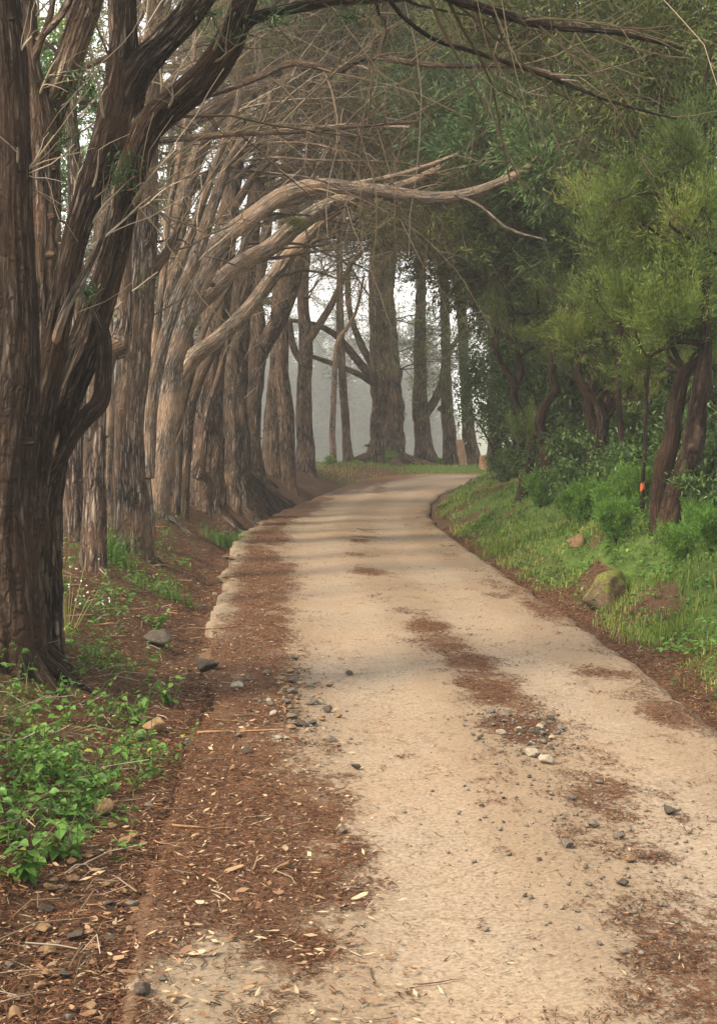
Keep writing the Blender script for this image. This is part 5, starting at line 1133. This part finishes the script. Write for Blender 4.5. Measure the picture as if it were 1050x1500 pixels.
# dead leaves, each its own object
LV = []
for k in range(5):
    r_ = np.random.default_rng(600 + k); acc = Acc(); n = 9; tt = np.linspace(0, 1, n); w = np.sin(np.pi * tt ** .8) * .2 + .004; cu = r_.uniform(.2, .7); nv = 7
    V = []
    for i in range(n):
        for j in range(nv):
            q = (j / (nv - 1) - .5) * 2; V.append((tt[i] - .5, q * w[i] + .05 * math.sin(3 * tt[i] + k), cu * (tt[i] - .5) ** 2 * .7 + .25 * (q * w[i]) ** 2 * 6 * cu + .02 * math.sin(9 * tt[i] + q * 2 + k)))
    F = [[i * nv + j, i * nv + j + 1, (i + 1) * nv + j + 1, (i + 1) * nv + j] for i in range(n - 1) for j in range(nv - 1)]
    acc.add(V, F, None, r_.uniform(.25, .95)); LV.append(acc.build('dead_leaf', DRY))
first = [True] * 5
for k in range(84):
    if k < 50: py = random.uniform(1240, 1495); px = random.uniform(10, 210 - (py - 1240) * .05)
    elif k < 72: py = random.uniform(1080, 1400); px = random.uniform(150, 500)
    else: py = random.uniform(1300, 1490); px = random.uniform(250, 560)
    d0 = PX * CZ / (py - HY)
    for _ in range(6):
        x = (px - CX) / PX * d0; s = (x - LEFT(d0)) / (RIGHT(d0) - LEFT(d0)); z = float(roadtop(x, d0)) if 0 <= s <= 1 else float(ground(x, d0)); d0 = d0 * .5 + .5 * PX * (CZ - z) / (py - HY)
    j = k % 5
    if first[j]: o = LV[j]; first[j] = False
    else: o = LV[j].copy(); col.objects.link(o)
    L = random.uniform(12, 32) / PX * d0; o.scale = (L, L, L); o.location = (x, d0, z + .015); o.rotation_euler = (random.uniform(-.5, .5), random.uniform(-.4, .4), random.uniform(0, 6.28))
    tag(o, 'curled dead leaf lying on the left verge among stones and needles', 'leaf', 'dead leaves on the left verge')

# individual leafy plants at the near left, weeds and tufts
def vine(label, px, py, h, n, ln, seed):
    r_ = np.random.default_rng(seed); d0 = PX * CZ / (py - HY)
    for _ in range(8): x = (px - CX) / PX * d0; z = float(ground(x, d0)); d0 = d0 * .5 + .5 * PX * (CZ - z) / (py - HY)
    e = empty('leafy_plant', (x, d0, z), label, 'plant'); a = Acc(); b_ = []; dd = []
    for k in range(7):
        an = r_.uniform(0, 6.28); tp = np.array((np.cos(an) * h * .6, np.sin(an) * h * .6, h * r_.uniform(.6, 1.1))); q = tube(a, [[0, 0, -.03, .004], [*(tp * .5 + np.array((0, 0, h * .15))), .003], [*tp, .0015]], 6, .03, .05, 0, k)
        for i in np.linspace(2, len(q) - 1, n).astype(int):
            for sgn in (-1, 1): b_.append(q[i, :3]); dd.append(np.array((np.cos(an + sgn * 1.2), np.sin(an + sgn * 1.2), r_.normal() * .25)))
    a.build('stems', TWIGS, e); a = Acc(); b_ = np.array(b_); leaves(a, b_, np.array(dd) + r_.normal(size=b_.shape) * .2, ln * (.7 + .5 * r_.random(len(b_))), ln * .75, r_, .1, .55, .2, droop=.25); a.build('leaves', HERB, e, smooth=False)
vine('creeper with rounded bright leaves nearest the lower left edge', 40, 1290, .20, 4, .055, 1)
vine('creeper with rounded leaves right of the nearest one at lower left', 95, 1262, .16, 4, .055, 2)
vine('tall leafy plant at the left edge above the rounded-leaf creepers', 15, 1240, .26, 5, .05, 3)
vine('leafy seedling on the left bank beside the big brown stone', 190, 1060, .16, 4, .045, 4)
vine('small leafy plant at the ditch edge above the flat dark stone', 250, 1035, .2, 4, .045, 5)
vine('pale leafy plant below the bleached white stick', 230, 925, .16, 5, .05, 6)
def weed():
    r_ = np.random.default_rng(8); x, d = W(98, 850, 10.2)[0], 10.2; z = float(ground(x, d)); e = empty('flowering_weed', (x, d, z), 'tall dry yellow weed with tiny white flowers at the near trunk foot', 'plant')
    a = Acc(); fl = []
    for k in range(16):
        tp = np.array((r_.normal() * .12, r_.normal() * .1, r_.uniform(.3, .62))); q = tube(a, [[0, 0, -.02, .004], [*(tp * .5), .003], [*tp, .0015]], 5, .05, .05, 0, k, tint=.95); fl += [tp + r_.normal(size=3) * .02 for _ in range(6)]
    a.build('stems', GRASS, e); a = Acc(); fl = np.array(fl); fl = fl[::4][:24] + np.array((.09, 0, -.05)); b_ = np.repeat(fl, 5, 0); leaves(a, b_, r_.normal(size=b_.shape), .011, .010, r_, .1, .5, .1); a.build('flowers', FLOWER, e, smooth=False)
FLOWER, nt, b = newmat('white petal', .6); b.inputs['Base Color'].default_value = (.75, .75, .72, 1)
weed()
def tuft(label, px, d, h, w, n, tint, mat=GRASS):
    r_ = np.random.default_rng(int(px)); x = W(px, 0, d)[0]; z = float(ground(x, d)); a = Acc(); b_ = np.stack([r_.normal(size=n) * w * .35, r_.normal(size=n) * w * .3, np.zeros(n)], -1) + np.array((x, d, z)); b_[:, 2] = ground(b_[:, 0], b_[:, 1]) - .01
    blades(a, b_, h * (.5 + .6 * r_.random(n)), np.full(n, .009), r_, .55, tint, .15); lv = b_[: n // 2] + np.stack([r_.normal(size=n // 2) * w * .1, r_.normal(size=n // 2) * w * .1, h * r_.random(n // 2)], -1); leaves(a, lv, r_.normal(size=lv.shape), .05, .02, r_, .1, tint, .2)
    tag(a.build('grass_tuft', mat, None, (x, d, z), smooth=False), label, 'plant')
tuft('bluish green fern tuft beside the ditch below the fluted trunk', 330, 25.5, .32, .55, 420, .45, HERB)
tuft('green leafy tuft at the foot of the straight flaring trunk', 165, 16, .42, .3, 200, .45, HERB)
tuft('small bright herb tuft on the left bank slope', 240, 15.2, .2, .45, 200, .6, HERB)
tuft('fresh grass tuft at the soil foot of the right bank', 740, 14.5 + 7, .3, .5, 300, .5)

# ---------------------------------------------------------------- mist: one even closed box of air round everything
def haze():
    x0, x1, y0, y1, z0, z1 = -560, 560, -45, 905, -26, 75
    v = [(x, y, z) for x in (x0, x1) for y in (y0, y1) for z in (z0, z1)]
    f = [(0, 1, 3, 2), (4, 6, 7, 5), (0, 4, 5, 1), (2, 3, 7, 6), (0, 2, 6, 4), (1, 5, 7, 3)]
    me = bpy.data.meshes.new('haze'); me.from_pydata(v, [], f); me.update(); o = bpy.data.objects.new('haze', me); col.objects.link(o)
    m = bpy.data.materials.new('mist'); m.use_nodes = True; nt = m.node_tree; nt.nodes.clear(); out = nt.nodes.new('ShaderNodeOutputMaterial'); p = nt.nodes.new('ShaderNodeVolumePrincipled')
    p.inputs['Color'].default_value = (1, .985, .95, 1); p.inputs['Density'].default_value = .0015; p.inputs['Anisotropy'].default_value = .2
    nt.links.new(p.outputs[0], out.inputs['Volume']); me.materials.append(m); tag(o, 'pale mist hanging in the air along the road', kind='stuff')
haze()
